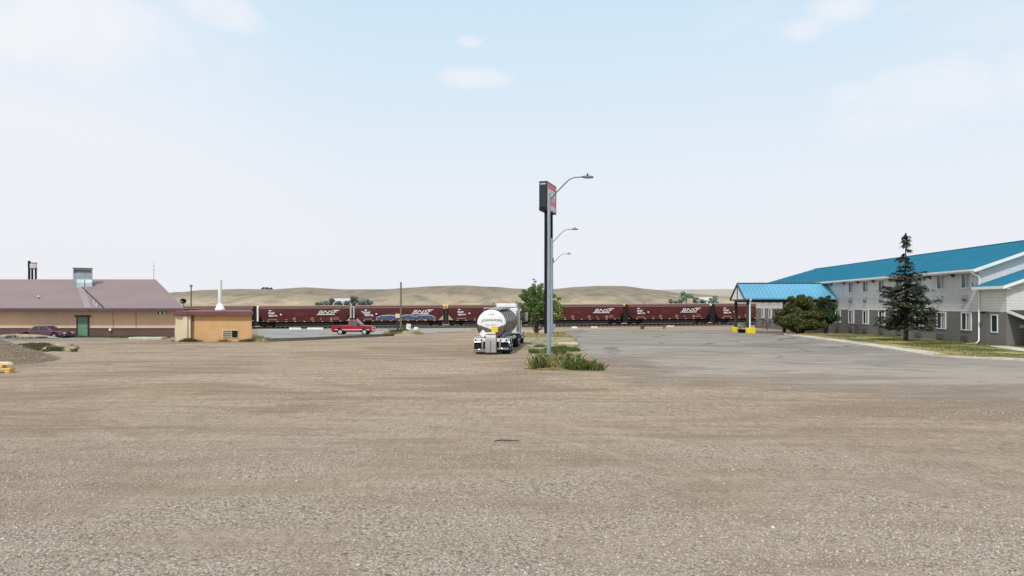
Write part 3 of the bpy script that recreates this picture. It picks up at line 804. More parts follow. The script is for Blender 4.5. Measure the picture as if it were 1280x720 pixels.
mb = MB().box(-.35, 0, 2.3, 2.4, 2.62, 2.68); mb.box(-.42, -.22, 2.22, 2.48, 2.5, 2.62); part('wall_lamp', mb, M['black'])
part('number_plate', MB().box(.95, 1.25, -.03, -.001, 1.45, 1.7), M['white_old'])
part('meter_box', MB().box(-.25, 0, 24.3, 25.4, -.3, 1.0), M['ac_dark'])
# entry porch on the end wall
mb = MB(); mb.add([(.08, 0, 2.80), (.08, -1.9, 2.32), (5, -1.9, 2.32), (5, 0, 2.80)], [(0, 1, 2, 3)]); pr = part('porch_roof', mb, M['shingle'], thick=.06, smooth=False)
mb = MB(); mb.add([(.02, 0, 2.82), (.02, -1.95, 2.33), (.075, -1.95, 2.33), (.075, 0, 2.82), (.02, 0, 2.6), (.02, -1.95, 2.12), (.075, -1.95, 2.12), (.075, 0, 2.6)],
                  [(0, 1, 2, 3), (4, 7, 6, 5), (0, 4, 5, 1), (3, 2, 6, 7), (1, 5, 6, 2)]); mb.box(.076, 5, -1.96, -1.905, 2.12, 2.31)
part('porch_fascia', mb, M['white'], pr)
M['aqua'] = simple('aqua_white', (.60, .74, .74), .5, var=.1)
part('porch_wall', MB().box(1.05, 5, -1.8, -1.7, 0, 2.2), M['aqua'])
part('porch_post', MB().box(.75, 1.04, -1.85, -1.6, 0, 2.16), M['aqua'])
part('door', MB().box(1.6, 2.5, -.05, -.002, .05, 2.1), M['dark_trim'])

# portico -----------------------------------------------------
po = thing('portico', 'motel drive through portico with ribbed light blue gable roof and dark posts', 'portico', mo.location, -B)
y0, y1, yr = 30.6, 37.3, 33.95
mb = MB(); mb.add([(-10.9, y0, 4.0), (-10.9, yr, 5.9), (-.01, yr, 5.9), (-.01, y0, 4.0), (-10.9, y1, 4.0), (-.01, y1, 4.0)], [(0, 3, 2, 1), (1, 2, 5, 4)])
pr = part('roof', mb, M['roof_cyan'], po, smooth=False, thick=.08)
mb = MB(); x = -10.8
while x < -.1:
    for ya, s in ((y0, 1), (y1, -1)):
        mb.add([(x - .035, ya, 4.01), (x + .035, ya, 4.01), (x + .035, yr, 5.91), (x - .035, yr, 5.91), (x, ya, 4.08), (x, yr, 5.98)], [(0, 4, 5, 3), (1, 2, 5, 4), (0, 1, 4)])
    x += .48
part('roof_rib', mb, M['roof_cyan'], pr, smooth=False)
part('ridge_cap', MB().prism([(yr - .2, 5.83), (yr, 5.98), (yr + .2, 5.83), (yr, 5.9)], 'x', -10.95, -.02), M['dark_trim'], pr)
mb = MB().box(-10.92, -.02, y0 - .05, y0 - .003, 3.85, 4.02); mb.box(-10.92, -.02, y1 + .003, y1 + .05, 3.85, 4.02); part('eave_trim', mb, M['roof_cyan'], pr)
mb = MB().box(-10.5, -.02, y0 + .45, y0 + .75, 3.5, 3.84).box(-10.5, -.02, y1 - .75, y1 - .45, 3.5, 3.84).box(-10.5, -10.2, y0 + .76, y1 - .76, 3.5, 3.84)
part('beam', mb, M['dark_trim'], po)
part('ceiling', MB().box(-10.4, -.02, y0 + .1, y1 - .1, 3.845, 3.88), M['dark_trim'], po)
part('gable_panel', MB().prism([(y0 + .45, 3.88), (y1 - .45, 3.88), (yr, 5.72)], 'x', -10.88, -10.80), M['white'], po)
mb = MB(); 
for ya, yb in ((y0 - .05, yr), (y1 + .05, yr)):
    mb.add([(-10.98, ya, 3.98), (-10.98, yb, 5.88), (-10.98, yb, 5.68), (-10.98, ya, 3.78), (-10.9, ya, 3.98), (-10.9, yb, 5.88), (-10.9, yb, 5.68), (-10.9, ya, 3.78)], [(0, 1, 2, 3), (4, 7, 6, 5), (0, 4, 5, 1), (3, 2, 6, 7), (0, 3, 7, 4)])
mb.box(-10.93, -10.885, yr - .12, yr + .12, 3.88, 5.6); mb.box(-10.9, -10.37, y0, y1, 3.72, 3.86)
part('gable_trim', mb, M['dark_trim'], po)
for (px_, py_) in ((-10.35, y0 + .6), (-10.35, y1 - .6), (-4.2, y0 + .6), (-4.2, y1 - .6), (-1.2, y0 + .6)):
    part('post', MB().box(px_ - .17, px_ + .17, py_ - .17, py_ + .17, -.6, 3.5), M['dark_trim'], po, bevel=.02)
part('downspout', MB().tube([(-10.2, y0 - .08, 3.9), (-10.2, y0 + .2, 3.5), (-10.2, y0 + .34, 3.2), (-10.2, y0 + .34, .2)], .11, 8), M['white'], po, angle=60)
Rm = Matrix.Translation(mo.location) @ Matrix.Rotation(-B, 4, 'Z')
def yblock(lx, ly, label):
    p = Rm @ Vector((lx, ly, 0)); z = gz(p.x, p.y)
    t = thing('concrete_block', label, 'concrete block', (p.x, p.y, z), -B, 'yellow blocks around the portico posts')
    # ring around the post, chamfered
    mb = MB()
    outer = [(-.6, -.5), (.6, -.5), (.6, .5), (-.6, .5)]
    for (a, b, c_, d) in ((-.5, .5, -.42, -.2), (-.5, .5, .2, .42), (-.5, -.2, -.198, .198), (.2, .5, -.198, .198)):
        mb.prism([(a, c_), (b, c_), (b, d), (a, d)], 'z', 0, .68)
    o = mb.build('block', M['yellow'], t, bevel=.04)
    return t
yblock(-10.05, y0 + .6, 'yellow concrete block around the nearer portico post with white downspout')
yblock(-10.25, y1 - .6, 'yellow concrete block around the farther portico post, left of planter')
p = Rm @ Vector((-10.3, yr - .3, 0)); z = gz(p.x, p.y)
t = thing('flower_planter', 'low dark planter of pale flowers between the two yellow blocks', 'planter', (p.x, p.y, z), -B)
mb = MB().loft([[(r * math.cos(k * PI / 6) * 1.0, r * math.sin(k * PI / 6) * 1.4, zz) for k in range(12)] for r, zz in ((.5, 0), (.68, .38), (.72, .42), (.62, .42))])
mb.build('tub', M['black'], t)
V, Fq = leaf_cloud([(random.uniform(-.5, .5), random.uniform(-.9, .9), .65 + random.uniform(0, .45), .25) for _ in range(12)], 1300, .07)
npmesh('flowers', V, Fq, M['flower'], t)

# ------------------------------------------------------------ left long building
lb = thing('long_building', 'long low tan building with mauve hip roof and brown base', 'building', (0, 0, 0))
X0, X1, Y0, Y1 = -74, -33.5, 69, 92
MB().prism([(X0, Y0), (X1, Y0), (X1 - 18.4, Y1), (X0, Y1)], 'z', -.9, 2.75).build('wall', M['tan_wall'], lb, smooth=False)
mb = MB().box(X0, X1 - .35, Y0 - .05, Y0 - .002, -.2, .80); w_ = mb.build('wainscot', M['brown'], lb)
MB().box(X0, X1 - .3, Y0 - .09, Y0 - .051, .80, .88).build('cap_trim', M['mauve_trim'], w_)
ex0, ex1, ey0, ey1, ez = X0 - 1.2, X1 + 1.2, Y0 - 1.1, Y1 + 1.1, 2.86
yr_, zr_ = (ey0 + ey1) / 2, 2.86 + 3.32
rx0, rx1 = ex0 + 9.4, ex1 - 9.4
mb = MB(); mb.add([(ex0, ey0, ez), (ex1, ey0, ez), (ex1 - 18.8, ey1, ez), (ex0, ey1, ez), (rx0, yr_, zr_), (rx1, yr_, zr_)], [(0, 1, 5, 4), (2, 3, 4, 5), (3, 0, 4)])
rf = mb.build('roof', M['mauve'], lb, smooth=False, thick=.06)
MB().prism([(X1 - .6, Y0 + .4), (X1 - 8.6, Y0 + 11), (X1 - 9.0, Y0 + 10.8), (X1 - 1.0, Y0 + .4)], 'z', 2.751, 2.80).build('gable_sill', M['tan_wall'], lb)
mb = MB().box(ex0, ex1, ey0 - .06, ey0 - .003, 2.62, 2.87); mb.build('fascia', M['mauve_trim'], lb)
MB().box(ex0 + .1, ex1 - .1, ey0 + .01, Y0 - .01, 2.60, 2.64).build('soffit', M['dark_trim'], lb)
for xx in (-40.0, -37.7): MB().box(xx - .025, xx + .025, Y0 - .02, Y0 - .002, .89, 2.6).build('wall_seam', simple('seam_tan', (.30, .20, .14), .8), lb)
MB().box(X1 - .3, X1 + .02, Y0 - .06, Y0 - .002, -.2, 2.6).build('corner_trim', M['tan_wall'], lb)
dx = -43.0
dr = MB().box(dx - .5, dx + .5, Y0 - .1, Y0 - .055, .0, 1.98).build('door', M['green'], lb)
MB().box(dx - .62, dx - .5, Y0 - .13, Y0 - .054, 0, 2.0).box(dx + .5, dx + .62, Y0 - .13, Y0 - .054, 0, 2.0).box(dx - .78, dx + .78, Y0 - .2, Y0 - .054, 2.0, 2.14).build('frame', M['dark_trim'], dr)
MB().tube([(dx + .38, Y0 - .16, 1.0), (dx + .38, Y0 - .1, 1.0)], .035, 8).build('handle', M['steel'], dr)
lm = MB().tube([(-40.2, Y0 - .22, .72), (-40.2, Y0 - .05, .72)], [.13, .10], 10).build('outlet_box', M['white'], lb)
mb = MB().box(-35.5, -34.7, Y0 - .3, Y0 - .004, 2.22, 2.55); v_ = mb.build('wall_vent', M['steel_pale'], lb)
MB().box(-35.4, -35.25, Y0 - .31, Y0 - .302, 2.25, 2.52).box(-35.0, -34.85, Y0 - .31, Y0 - .302, 2.25, 2.52).build('louvre', M['black'], v_)
mb = MB(); g0_ = Vector((X1 - .9, Y0 + .5)); g1_ = Vector((rx1 - .55, yr_)); g2_ = Vector((X1 - 18.2, Y1 - .5))
mb.add([(g0_.x, g0_.y, 2.7), (g1_.x, g1_.y, zr_ - .25), (g2_.x, g2_.y, 2.7), (g0_.x - .3, g0_.y, 2.7), (g1_.x - .3, g1_.y, zr_ - .25), (g2_.x - .3, g2_.y, 2.7)], [(0, 1, 2), (3, 5, 4), (0, 3, 4, 1), (1, 4, 5, 2)])
mb.build('gable_wall', M['tan_wall'], lb, smooth=False)
def rz_(Y): return ez + (zr_ - ez) * (Y - ey0) / (yr_ - ey0)
MB().tube([(-49.4, 71.8, rz_(71.8) - .1), (-49.4, 71.8, rz_(71.8) + .32)], .085, 8).build('vent_pipe', M['white'], rf)
MB().tube([(-49.4, 71.8, rz_(71.8) - .1), (-49.4, 71.8, rz_(71.8) + .08)], [.14, .1], 8).build('pipe_boot', M['black'], rf)
# flashing strips down the slope
def slope_strip(xa, Ya, xb, Yb, w, h=.03):
    mb = MB(); 
    a = (xa, Ya, rz_(Ya)); b = (xb, Yb, rz_(Yb))
    mb.add([(a[0] - w, a[1], a[2] + h), (a[0] + w, a[1], a[2] + h), (b[0] + w, b[1], b[2] + h), (b[0] - w, b[1], b[2] + h),
            (a[0] - w, a[1], a[2] - .02), (a[0] + w, a[1], a[2] - .02), (b[0] + w, b[1], b[2] - .02), (b[0] - w, b[1], b[2] - .02)], [(0, 1, 2, 3), (0, 4, 5, 1), (1, 5, 6, 2), (2, 6, 7, 3), (3, 7, 4, 0)])
    return mb
slope_strip(-47.8, 76.5, -40.35, 68.0, .05, .05).build('roof_pipe', M['black'], rf)
slope_strip(-49.2, 78.2, -41.9, 68.0, .35, .02).build('flashing', M['mauve_trim'] if False else simple('pale_flashing', (.30, .23, .235), .5, var=.15), rf)
mb = MB().tube([(-41.4, 68.6, rz_(68.6)), (-41.4, 68.6, rz_(68.6) + .3)], .12, 8).tube([(-41.9, 68.9, rz_(68.9)), (-41.9, 68.9, rz_(68.9) + .5)], .06, 6); mb.build('roof_vent', M['steel_pale'], rf)
# rooftop unit
Yu = 77.6
t = thing('rooftop_unit', 'boxy grey metal air handling unit on the mauve roof ridge', 'air conditioner', (-48.4, Yu, rz_(Yu)), R(30))
zb = 7.28 - rz_(Yu)
MB().box(-.92, .92, -.6, .5, -.6, zb).build('housing', M['steel'], t, bevel=.02)
MB().box(-.70, .80, -.66, -.605, zb - .42, zb - .12).box(-.85, -.66, -.66, -.61, zb - .5, zb - .1).build('louvre', M['ac_dark'], t)
MB().box(-.96, .96, -.66, .56, zb + .005, zb + .06).build('cap', M['ac_dark'], t)
MB().prism([(-1.25, -.55), (-.62, -.3), (-.62, .62), (-.85, .62), (-1.25, .25)], 'x', -.52, .18).prism([(-1.25, -.55), (-.62, -.3), (-.62, .62), (-.85, .62), (-1.25, .25)], 'x', .26, .92).build('intake_hood', M['steel_pale'], t, bevel=.02)
# antenna
t = MB().tube([(-40.9, 78.5, 5.9), (-40.85, 78.5, 7.2), (-40.9, 78.5, 8.2)], [.035, .03, .02], 6)
t.box(-41.0, -40.8, 78.48, 78.52, 7.1, 7.18); t.box(-40.98, -40.82, 78.48, 78.52, 7.6, 7.66)
tag(t.build('antenna', M['steel']), 'thin whip antenna standing on the mauve roof ridge', 'antenna')
# dish
t = thing('satellite_dish', 'small dark satellite dish on a thin mast right of the mauve roof', 'satellite dish', ((229.5 - 640) / F * 74, 74, 3.15))
mb = MB(); rings = []
for r, d in ((.02, .12), (.15, .10), (.28, .03), (.36, -.02)):
    rings.append([(r * math.cos(k * PI / 8), -.1 + d, .45 + r * .8 * math.sin(k * PI / 8)) for k in range(16)])
mb.loft(rings, caps=False); mb.build('reflector', M['black'], t, thick=.02)
MB().tube([(0, 0, -3.9), (0, 0, .42)], .035, 6).build('mast', M['black'], t)
MB().tube([(0, -.05, .2), (0, -.5, .42)], .02, 6).box(-.05, .05, -.56, -.48, .38, .48).build('feed_arm', M['white_old'], t)
# sign behind roof
Yb = 112; s_ = Yb / F
t = thing('pole_sign', 'distant pylon sign on dark posts above the mauve roof', 'sign', ((41 - 640) * s_, Yb, gz(-60, Yb)))
zt = CH + 54 * s_ - t.location.z; zp = CH + 46 * s_ - t.location.z
for a, b in ((-.72, -.45), (-.2, .03), (.38, .6)): MB().box(a, b, -.1, .1, 0, zp).build('post', M['black'], t)
MB().box(-.42, .62, -.12, .12, zp - .05, zt - .3).build('panel', simple('pale_panel', (.55, .47, .50), .5), t)
MB().box(-.72, -.43, -.15, .15, zp, zt + .1).box(-.42, .66, -.14, .14, zt - .29, zt - .18).box(-.42, .66, -.14, .14, zp - .2, zp - .06).build('frame', M['black'], t)
# pole right of roof
px_, Yp = (239 - 640) / F * 88, 88
tag(MB().tube([(px_, Yp, gz(px_, Yp)), (px_, Yp, CH + 25 * Yp / F)], [.1, .08], 7).box(px_ - .16, px_ + .12, Yp - .1, Yp + .1, 5.5, 5.75).build('utility_pole', M['wood']), 'thin pole rising between the mauve roof and the shed', 'pole')

# ------------------------------------------------------------ shed
sh = thing('shed', 'small flat roofed orange tan shed with red brown roof edge', 'shed', (-26, 60, 0))
MB().prism([(-1.7, 0), (3.3, 0), (1.15, 5), (-1.7, 5)], 'z', -.3, 2.34).build('wall', M['tan_wall2'], sh, smooth=False)
_m = MB(); _m.add([(-3.3, -.35, 2.345), (3.55, -.35, 2.345), (1.2, 5.3, 2.345), (-3.3, 5.3, 2.345), (-3.3, -.35, 2.62), (3.55, -.35, 2.62), (1.2, 5.3, 2.76), (-3.3, 5.3, 2.76)], [(0, 3, 2, 1), (4, 5, 6, 7), (0, 1, 5, 4), (1, 2, 6, 5), (2, 3, 7, 6), (3, 0, 4, 7)])
_m.build('roof', M['redroof'], sh, smooth=False)
MB().box(-3.3, 3.56, -.40, -.353, 2.30, 2.60).build('fascia', M['redroof'], sh)
mb = MB().box(-3.3, -2.62, -.1, .25, 0, 2.30).box(-2.58, -2.2, -.25, .1, 0, 2.26).box(-2.2, -1.98, -.12, .2, 0, 2.26); d_ = mb.build('panel_door', M['cream'], sh, bevel=.015)
MB().box(-3.35, -1.9, -.34, .1, 2.27, 2.31).build('track', M['dark_trim'], d_)
MB().box(-1.97, -1.705, .05, .4, 0, 2.25).build('recess', simple('shadow_tan', (.20, .13, .08), .9), sh)
wf = MB().box(.75, 2.15, -.05, -.001, .30, 1.02).build('window', M['cream'], sh)
MB().box(.82, 1.55, -.07, -.052, .36, .44).box(.82, 1.55, -.07, -.052, .5, .60).box(.82, 1.55, -.07, -.052, .66, .76).box(.82, 1.55, -.07, -.052, .84, .94).build('louvre', M['ac_dark'], wf)
MB().box(1.6, 2.1, -.075, -.052, .36, .96).build('pane', M['black'], wf)
t = thing('vent_stack', 'bright white vent stack with flared base on the shed roof', 'vent stack', (-26.1, 61.5, 2.72))
MB().tube([(0, 0, .5), (0, 0, 2.72)], .17, 12).build('pipe', M['white'], t)
MB().loft([[(r * math.cos(k * PI / 7), r * math.sin(k * PI / 7), z) for k in range(14)] for r, z in ((.42, 0), (.42, .15), (.36, .2), (.24, .55), (.18, .6))]).build('base', M['white'], t, angle=50)
# concrete slab and stones by building
x, y = G(185, 424)
tag(MB().prism([(-1.6, -.4), (1.5, -.5), (1.6, .4), (-1.4, .5)], 'z', -.1, .2, Matrix.Translation((x, y, 0))).build('concrete_slab', M['concrete'], bevel=.04), 'low pale concrete slab beside the tan building corner', 'slab')

# ------------------------------------------------------------ track and train
TB = math.atan(.1)
def track_pt(s, off=0): return Vector((s * math.cos(TB) - off * math.sin(TB), 139 + s * math.sin(TB) + off * math.cos(TB), 0))
tl = []
mb = MB(); rings = []
for s in np.arange(-120, 121, 6.0):
    r = []
    for off, h in ((-2.9, -.25), (-1.9, .16), (1.9, .16), (2.9, -.25)):
        p = track_pt(s, off); q = track_pt(s); r.append((p.x, p.y, gz(q.x, q.y) + h))
    rings.append(r)
mb.loft(rings); tk = thing('railway_track', 'railway track on dark ballast under the hopper train', 'railway track', (0, 0, 0)); tk['kind'] = 'structure'
mb.build('ballast_bed', M['ballast'], tk)
for off in (-.75, .75):
    mb = MB(); rings = []
    for s in np.arange(-120, 121, 6.0):
        q = track_pt(s); z = gz(q.x, q.y) + .30; a = track_pt(s, off - .035); b = track_pt(s, off + .035)
        rings.append([(a.x, a.y, z), (b.x, b.y, z), (b.x, b.y, z + .15), (a.x, a.y, z + .15)])
    mb.loft(rings).build('rail', M['rail'], tk)
mb = MB()
for s in np.arange(-100, 100, .9):
    q = track_pt(s); z = gz(q.x, q.y)
    mb.box(-.12, .12, -1.3, 1.3, .162, .298, Matrix.Translation((q.x, q.y, z)) @ Matrix.Rotation(TB, 4, 'Z'))
mb.build('sleepers', M['wood'], tk)

def sect(hw, zb, zt):   # half section of hopper body
    zs = [(0, .93), (.25, .985), (.5, 1.0), (.75, .985), (.88, .95), (.96, .80), (1, .45)]
    rt_ = [(hw * w, zb + (zt - zb) * t) for t, w in zs]
    return [(y, z) for y, z in rt_] + [(-y, z) for y, z in rt_[::-1]]
def hopper(name='hopper_car', body='hopper'):
    t = thing(name, '', 'rail car')
    mb = MB(); rings = []
    for x, zb in ((-8.55, 2.2), (-8.35, 1.9), (-7.75, 1.2), (-7.5, 1.12), (7.5, 1.12), (7.75, 1.2), (8.35, 1.9), (8.55, 2.2)):
        rings.append([(x, y, z) for y, z in sect(1.55, zb, 4.05)])
    mb.loft(rings); b = mb.build('body', M[body], t, angle=40)
    mb = MB().box(-8.6, 8.6, -1.60, -1.47, 3.52, 3.66); mb.build('top_chord', simple('top_chord_pale', (.24, .13, .12), .5), b)
    mb = MB().box(-7.4, 7.4, -1.60, -1.46, 1.0, 1.15).box(-7.4, 7.4, 1.46, 1.60, 1.0, 1.15); mb.build('side_sill', M[body], t)
    rf = MB().box(-8.4, 8.4, -.45, .45, 4.0, 4.16); rf.box(-8.6, 8.6, -1.0, -.7, 4.0, 4.09); rf.box(-8.6, 8.6, .7, 1.0, 4.0, 4.09); rf.build('roof_hatch', M['hatch'], t)
    # under bays
    for cx in (-4.3, 0, 4.3):
        mb = MB(); r0 = [(cx - 2.0, -1.3, 1.1), (cx + 2.0, -1.3, 1.1), (cx + 2.0, 1.3, 1.1), (cx - 2.0, 1.3, 1.1)]; r1 = [(cx - .45, -.7, .42), (cx + .45, -.7, .42), (cx + .45, .7, .42), (cx - .45, .7, .42)]
        mb.loft([r0, r1]).build('hopper_bay', M['under'], t)
    MB().box(-5.6, 5.6, -1.35, 1.35, .12, 1.08).build('underframe', M['under'], t)
    for sx in (-1, 1):
        MB().box(min(sx * 8.56, sx * 9.085), max(sx * 8.56, sx * 9.085), -1.3, 1.3, .25, 3.9).build('dark_gap_fill', M['under'], t)  # solid dark block added so the gap between cars stays dark
        MB().box(min(sx * 5.65, sx * 8.5), max(sx * 5.65, sx * 8.5), -.9, .9, .12, 1.08).build('dark_end_fill', M['under'], t)  # black mass added to extend the darkness under the car end
    MB().box(-8.9, 8.9, -.35, .35, .72, 1.0).box(-8.7, -7.0, -1.4, 1.4, .95, 1.06).box(7.0, 8.7, -1.4, 1.4, .95, 1.06).build('underframe', M['under'], t)
    MB().tube([(8.8, 0, .8), (9.12, 0, .8)], .14, 8).tube([(-8.8, 0, .8), (-9.12, 0, .8)], .14, 8).build('coupler', M['under'], t)
    for cx in (-7.0, 7.0):
        b = MB().box(cx - 1.3, cx + 1.3, -1.12, -.92, .42, .72).box(cx - 1.3, cx + 1.3, .92, 1.12, .42, .72).box(cx - .4, cx + .4, -1.15, 1.15, .3, .8).build('bogie', M['under'], t, bevel=.02)
        for wx in (cx - .88, cx + .88):
            mb = MB()
            for yy in (-.8, .8): mb.tube([(wx, yy - .07, .46), (wx, yy + .07, .46)], .46, 18)
            mb.tube([(wx, -.8, .46), (wx, .8, .46)], .08, 8); mb.build('wheel', M['wheel_rust'], b)
    # ladders and end slope frames
    for sx in (-1, 1):
        mb = MB()
        for yy in (-1.5,):
            mb.tube([(sx * 8.62, yy, 1.0), (sx * 8.62, yy, 4.0)], .03, 5).tube([(sx * 8.15, yy, 1.0), (sx * 8.15, yy, 2.4)], .03, 5)
            for k in range(8): mb.tube([(sx * 8.62, yy, 1.1 + k * .36), (sx * 8.2, yy, 1.1 + k * .36)], .02, 4)
        mb.tube([(sx * 8.62, 1.5, 1.0), (sx * 8.62, 1.5, 4.0)], .04, 5)
        mb.build('ladder', M['under'], t)
    mb = MB()
    for x in np.arange(-6.8, 7, 1.7): mb.box(x - .16, x + .16, -1.606, -1.601, 1.03, 1.12)
    mb.build('reflector_strip', simple('reflector', (.72, .62, .58), .4), t)
    for x in (-1.9, 1.5):
        MB().tube([(x, -1.60, 1.55), (x, -1.53, 1.55)], .36, 16).build('gate_disc', M['rust'], t)
    vs, fs = text_mesh('BNSF', 0, 0, 3.8, .62, .35, .0)
    mb = MB(); mb.add([(2.6 + x, -1.585, 2.52 + z) for x, z in vs], fs); mb.add([(2.3, -1.583, 2.32), (5.7, -1.583, 2.32), (5.78, -1.583, 2.44), (2.36, -1.583, 2.44)], [(0, 1, 2, 3)])
    mb.add([(5.55, -1.584, 3.24), (6.7, -1.584, 3.24), (6.65, -1.584, 3.14), (5.5, -1.584, 3.14)], [(0, 1, 2, 3)])
    mb.build('lettering', M['white'], t, smooth=False)
    mb = MB()
    vs, fs = text_mesh('BNSF', 0, 0, 1.15, .34, 0, .03); mb.add([(-6.75 + x, -1.587, 2.52 + z) for x, z in vs], fs)
    vs, fs = text_mesh('485174', 0, 0, 1.6, .34, 0, .03); mb.add([(-6.75 + x, -1.587, 2.02 + z) for x, z in vs], fs)
    mb.add([(-6.7, -1.586, 3.08), (-6.25, -1.586, 3.08), (-6.25, -1.586, 3.27), (-6.7, -1.586, 3.27)], [(0, 1, 2, 3)])
    mb.add([(-4.6, -1.588, 2.3), (-4.3, -1.588, 2.3), (-4.3, -1.588, 2.55), (-4.6, -1.588, 2.55)], [(0, 1, 2, 3)])
    mb.build('car_number', M['white'], t, smooth=False)
    mb = MB()
    for (a, b_, c_, d) in ((-6.9, -5.2, 1.35, 1.5), (4.9, 5.3, 1.3, 1.75), (5.5, 6.6, 1.4, 1.55), (5.7, 6.5, 1.75, 1.85), (3.0, 3.25, 1.4, 1.65), (-3.6, -3.2, 1.35, 1.5)):
        mb.box(a, b_, -1.60, -1.575, c_, d)
    mb.build('stencil', simple('faded_stencil', (.40, .20, .18), .6), t)
    return t
proto = hopper()
sp_ = 18.2
cars = []
labs = {-3: 'maroon hopper car partly hidden behind the shed and mauve roof',
        -2: 'maroon hopper car between the shed and the red pickup',
        -1: 'maroon hopper car with blue graffiti along its lower side',
        0: 'maroon hopper car directly left of the silver tank truck',
        1: 'maroon hopper car right of the green tree behind sign posts',
        2: 'maroon hopper car second from the right end of the train',
        3: 'maroon hopper car seen through the motel portico posts'}
brown = None
for k in range(-3, 4):
    c = proto if k == -3 else copy_tree(proto)
    s = 4.88 / math.cos(TB) + (k - .5) * sp_
    q = track_pt(s); c.location = (q.x, q.y, gz(q.x, q.y) + .44); c.rotation_euler = (0, math.atan(-.0055), TB)
    tag(c, labs[k], 'rail car', 'maroon hopper cars of the train'); cars.append(c)
    if k < 1:
        for ch in kids(c):
            if ch.name.startswith('body'):
                ch.data = ch.data.copy(); ch.data.materials[0] = M['hopper2']
# end panels, the light on the slope sheets painted into their colours
def endpanel(c, sx, mat, z0, z1):
    mb = MB(); n = 10
    pts = [(-1.35, z0), (-1.35, z1 - .25), (-1.15, z1), (1.15, z1), (1.35, z1 - .25), (1.35, z0)]
    mb.prism([(a * 1.12, b) for a, b in pts], 'x', sx * 8.6, sx * 8.98); mb.build('end_panel', mat, c, bevel=.05)
endpanel(cars[1], -1, M['white_old'], 1.1, 4.15); endpanel(cars[1], 1, M['endlit_grey'], 1.6, 3.95); endpanel(cars[2], -1, M['endlit_grey'], 1.6, 3.95)
endpanel(cars[2], 1, M['endlit_yellow'], 3.3, 4.2); endpanel(cars[3], -1, M['endlit_yellow'], 3.4, 4.2); endpanel(cars[4], 1, M['endlit_yellow'], 3.6, 4.1); endpanel(cars[5], 1, M['white_old'], 3.6, 4.1)
# graffiti on car index 2
g0 = cars[2]
def blob(xs0, w, z0, h, seed, mat, yoff, name, jag=.2, lab=None):
    random.seed(seed); n = 26; top = []; bot = []
    for i in range(n + 1):
        u = i / n; e_ = math.sin(PI * u) ** .45
        top.append((xs0 + w * u, z0 + h * (.35 + .65 * e_ * (1 - jag * random.random()))))
        bot.append((xs0 + w * u, z0 + h * .12 * random.random()))
    poly = top + bot[::-1]
    mb = MB(); m = len(poly)
    mb.v = [(x, yoff, z) for x, z in poly]; mb.f = [(i, i + 1, m - 2 - i, m - 1 - i) for i in range(n)]
    o = mb.build(name, mat, g0, smooth=False)
    return o
M['gpale'] = simple('graffiti_outline', (.48, .43, .50), .6, var=.2)
for i, (xa, w) in enumerate(((-4.4, 4.6), (.0, 3.2), (3.0, 3.9))):
    blob(xa - .12, w + .24, 1.17, 1.12, 30 + i, M['gpale'], -1.606 + .001 * i, 'graffiti_outline', .12)
    blob(xa, w, 1.22, .95, 40 + i, M['gblue'], -1.612, 'graffiti_fill', .25)
mb = MB()
for (a, b_) in (((-7.3, 3.0), (-6.2, 2.0)), ((-6.7, 3.0), (-5.6, 2.0)), ((-6.1, 2.1), (-5.0, 2.1))):
    d = Vector((b_[0] - a[0], b_[1] - a[1])).normalized(); n_ = Vector((-d.y, d.x)) * .12
    mb.add([(a[0] + n_.x, -1.60, a[1] + n_.y), (a[0] - n_.x, -1.60, a[1] - n_.y), (b_[0] - n_.x, -1.60, b_[1] - n_.y), (b_[0] + n_.x, -1.60, b_[1] + n_.y)], [(0, 1, 2, 3)])
mb.build('graffiti_strokes', M['gpale'], g0, smooth=False)

# ------------------------------------------------------------ far trees and houses
def far_tree(px, pyb, pyt, w, Y, mat='leaf_far', label='', zg=None, group='trees far beyond the train'):
    s = Y / F; X = (px - 640) * s; zb = CH + (HZ - pyb) * s; zt = CH + (HZ - pyt) * s; H = zt - zb; W = w * s / 2
    t = thing('distant_tree', label, 'tree', (X, Y, zb), group=group)
    MB().tube([(0, 0, -3), (0, 0, H * .6)], [.4, .15], 5).build('trunk', M['bark_dark'], t)
    random.seed(int(px * 7)); sp = []
    for k in range(12):
        u = random.uniform(-1, 1); v = random.uniform(.25, .95); lim = math.sqrt(max(.05, 1 - ((v - .45) / .62) ** 2))
        sp.append((u * W * lim * .75, random.uniform(-W, W) * .6, H * v * .9, min(W, H) * random.uniform(.34, .52)))
    V, Fq = leaf_cloud(sp, 1800, max(.3, W * .13)); npmesh('crown', V, Fq, M[mat], t)
    return t
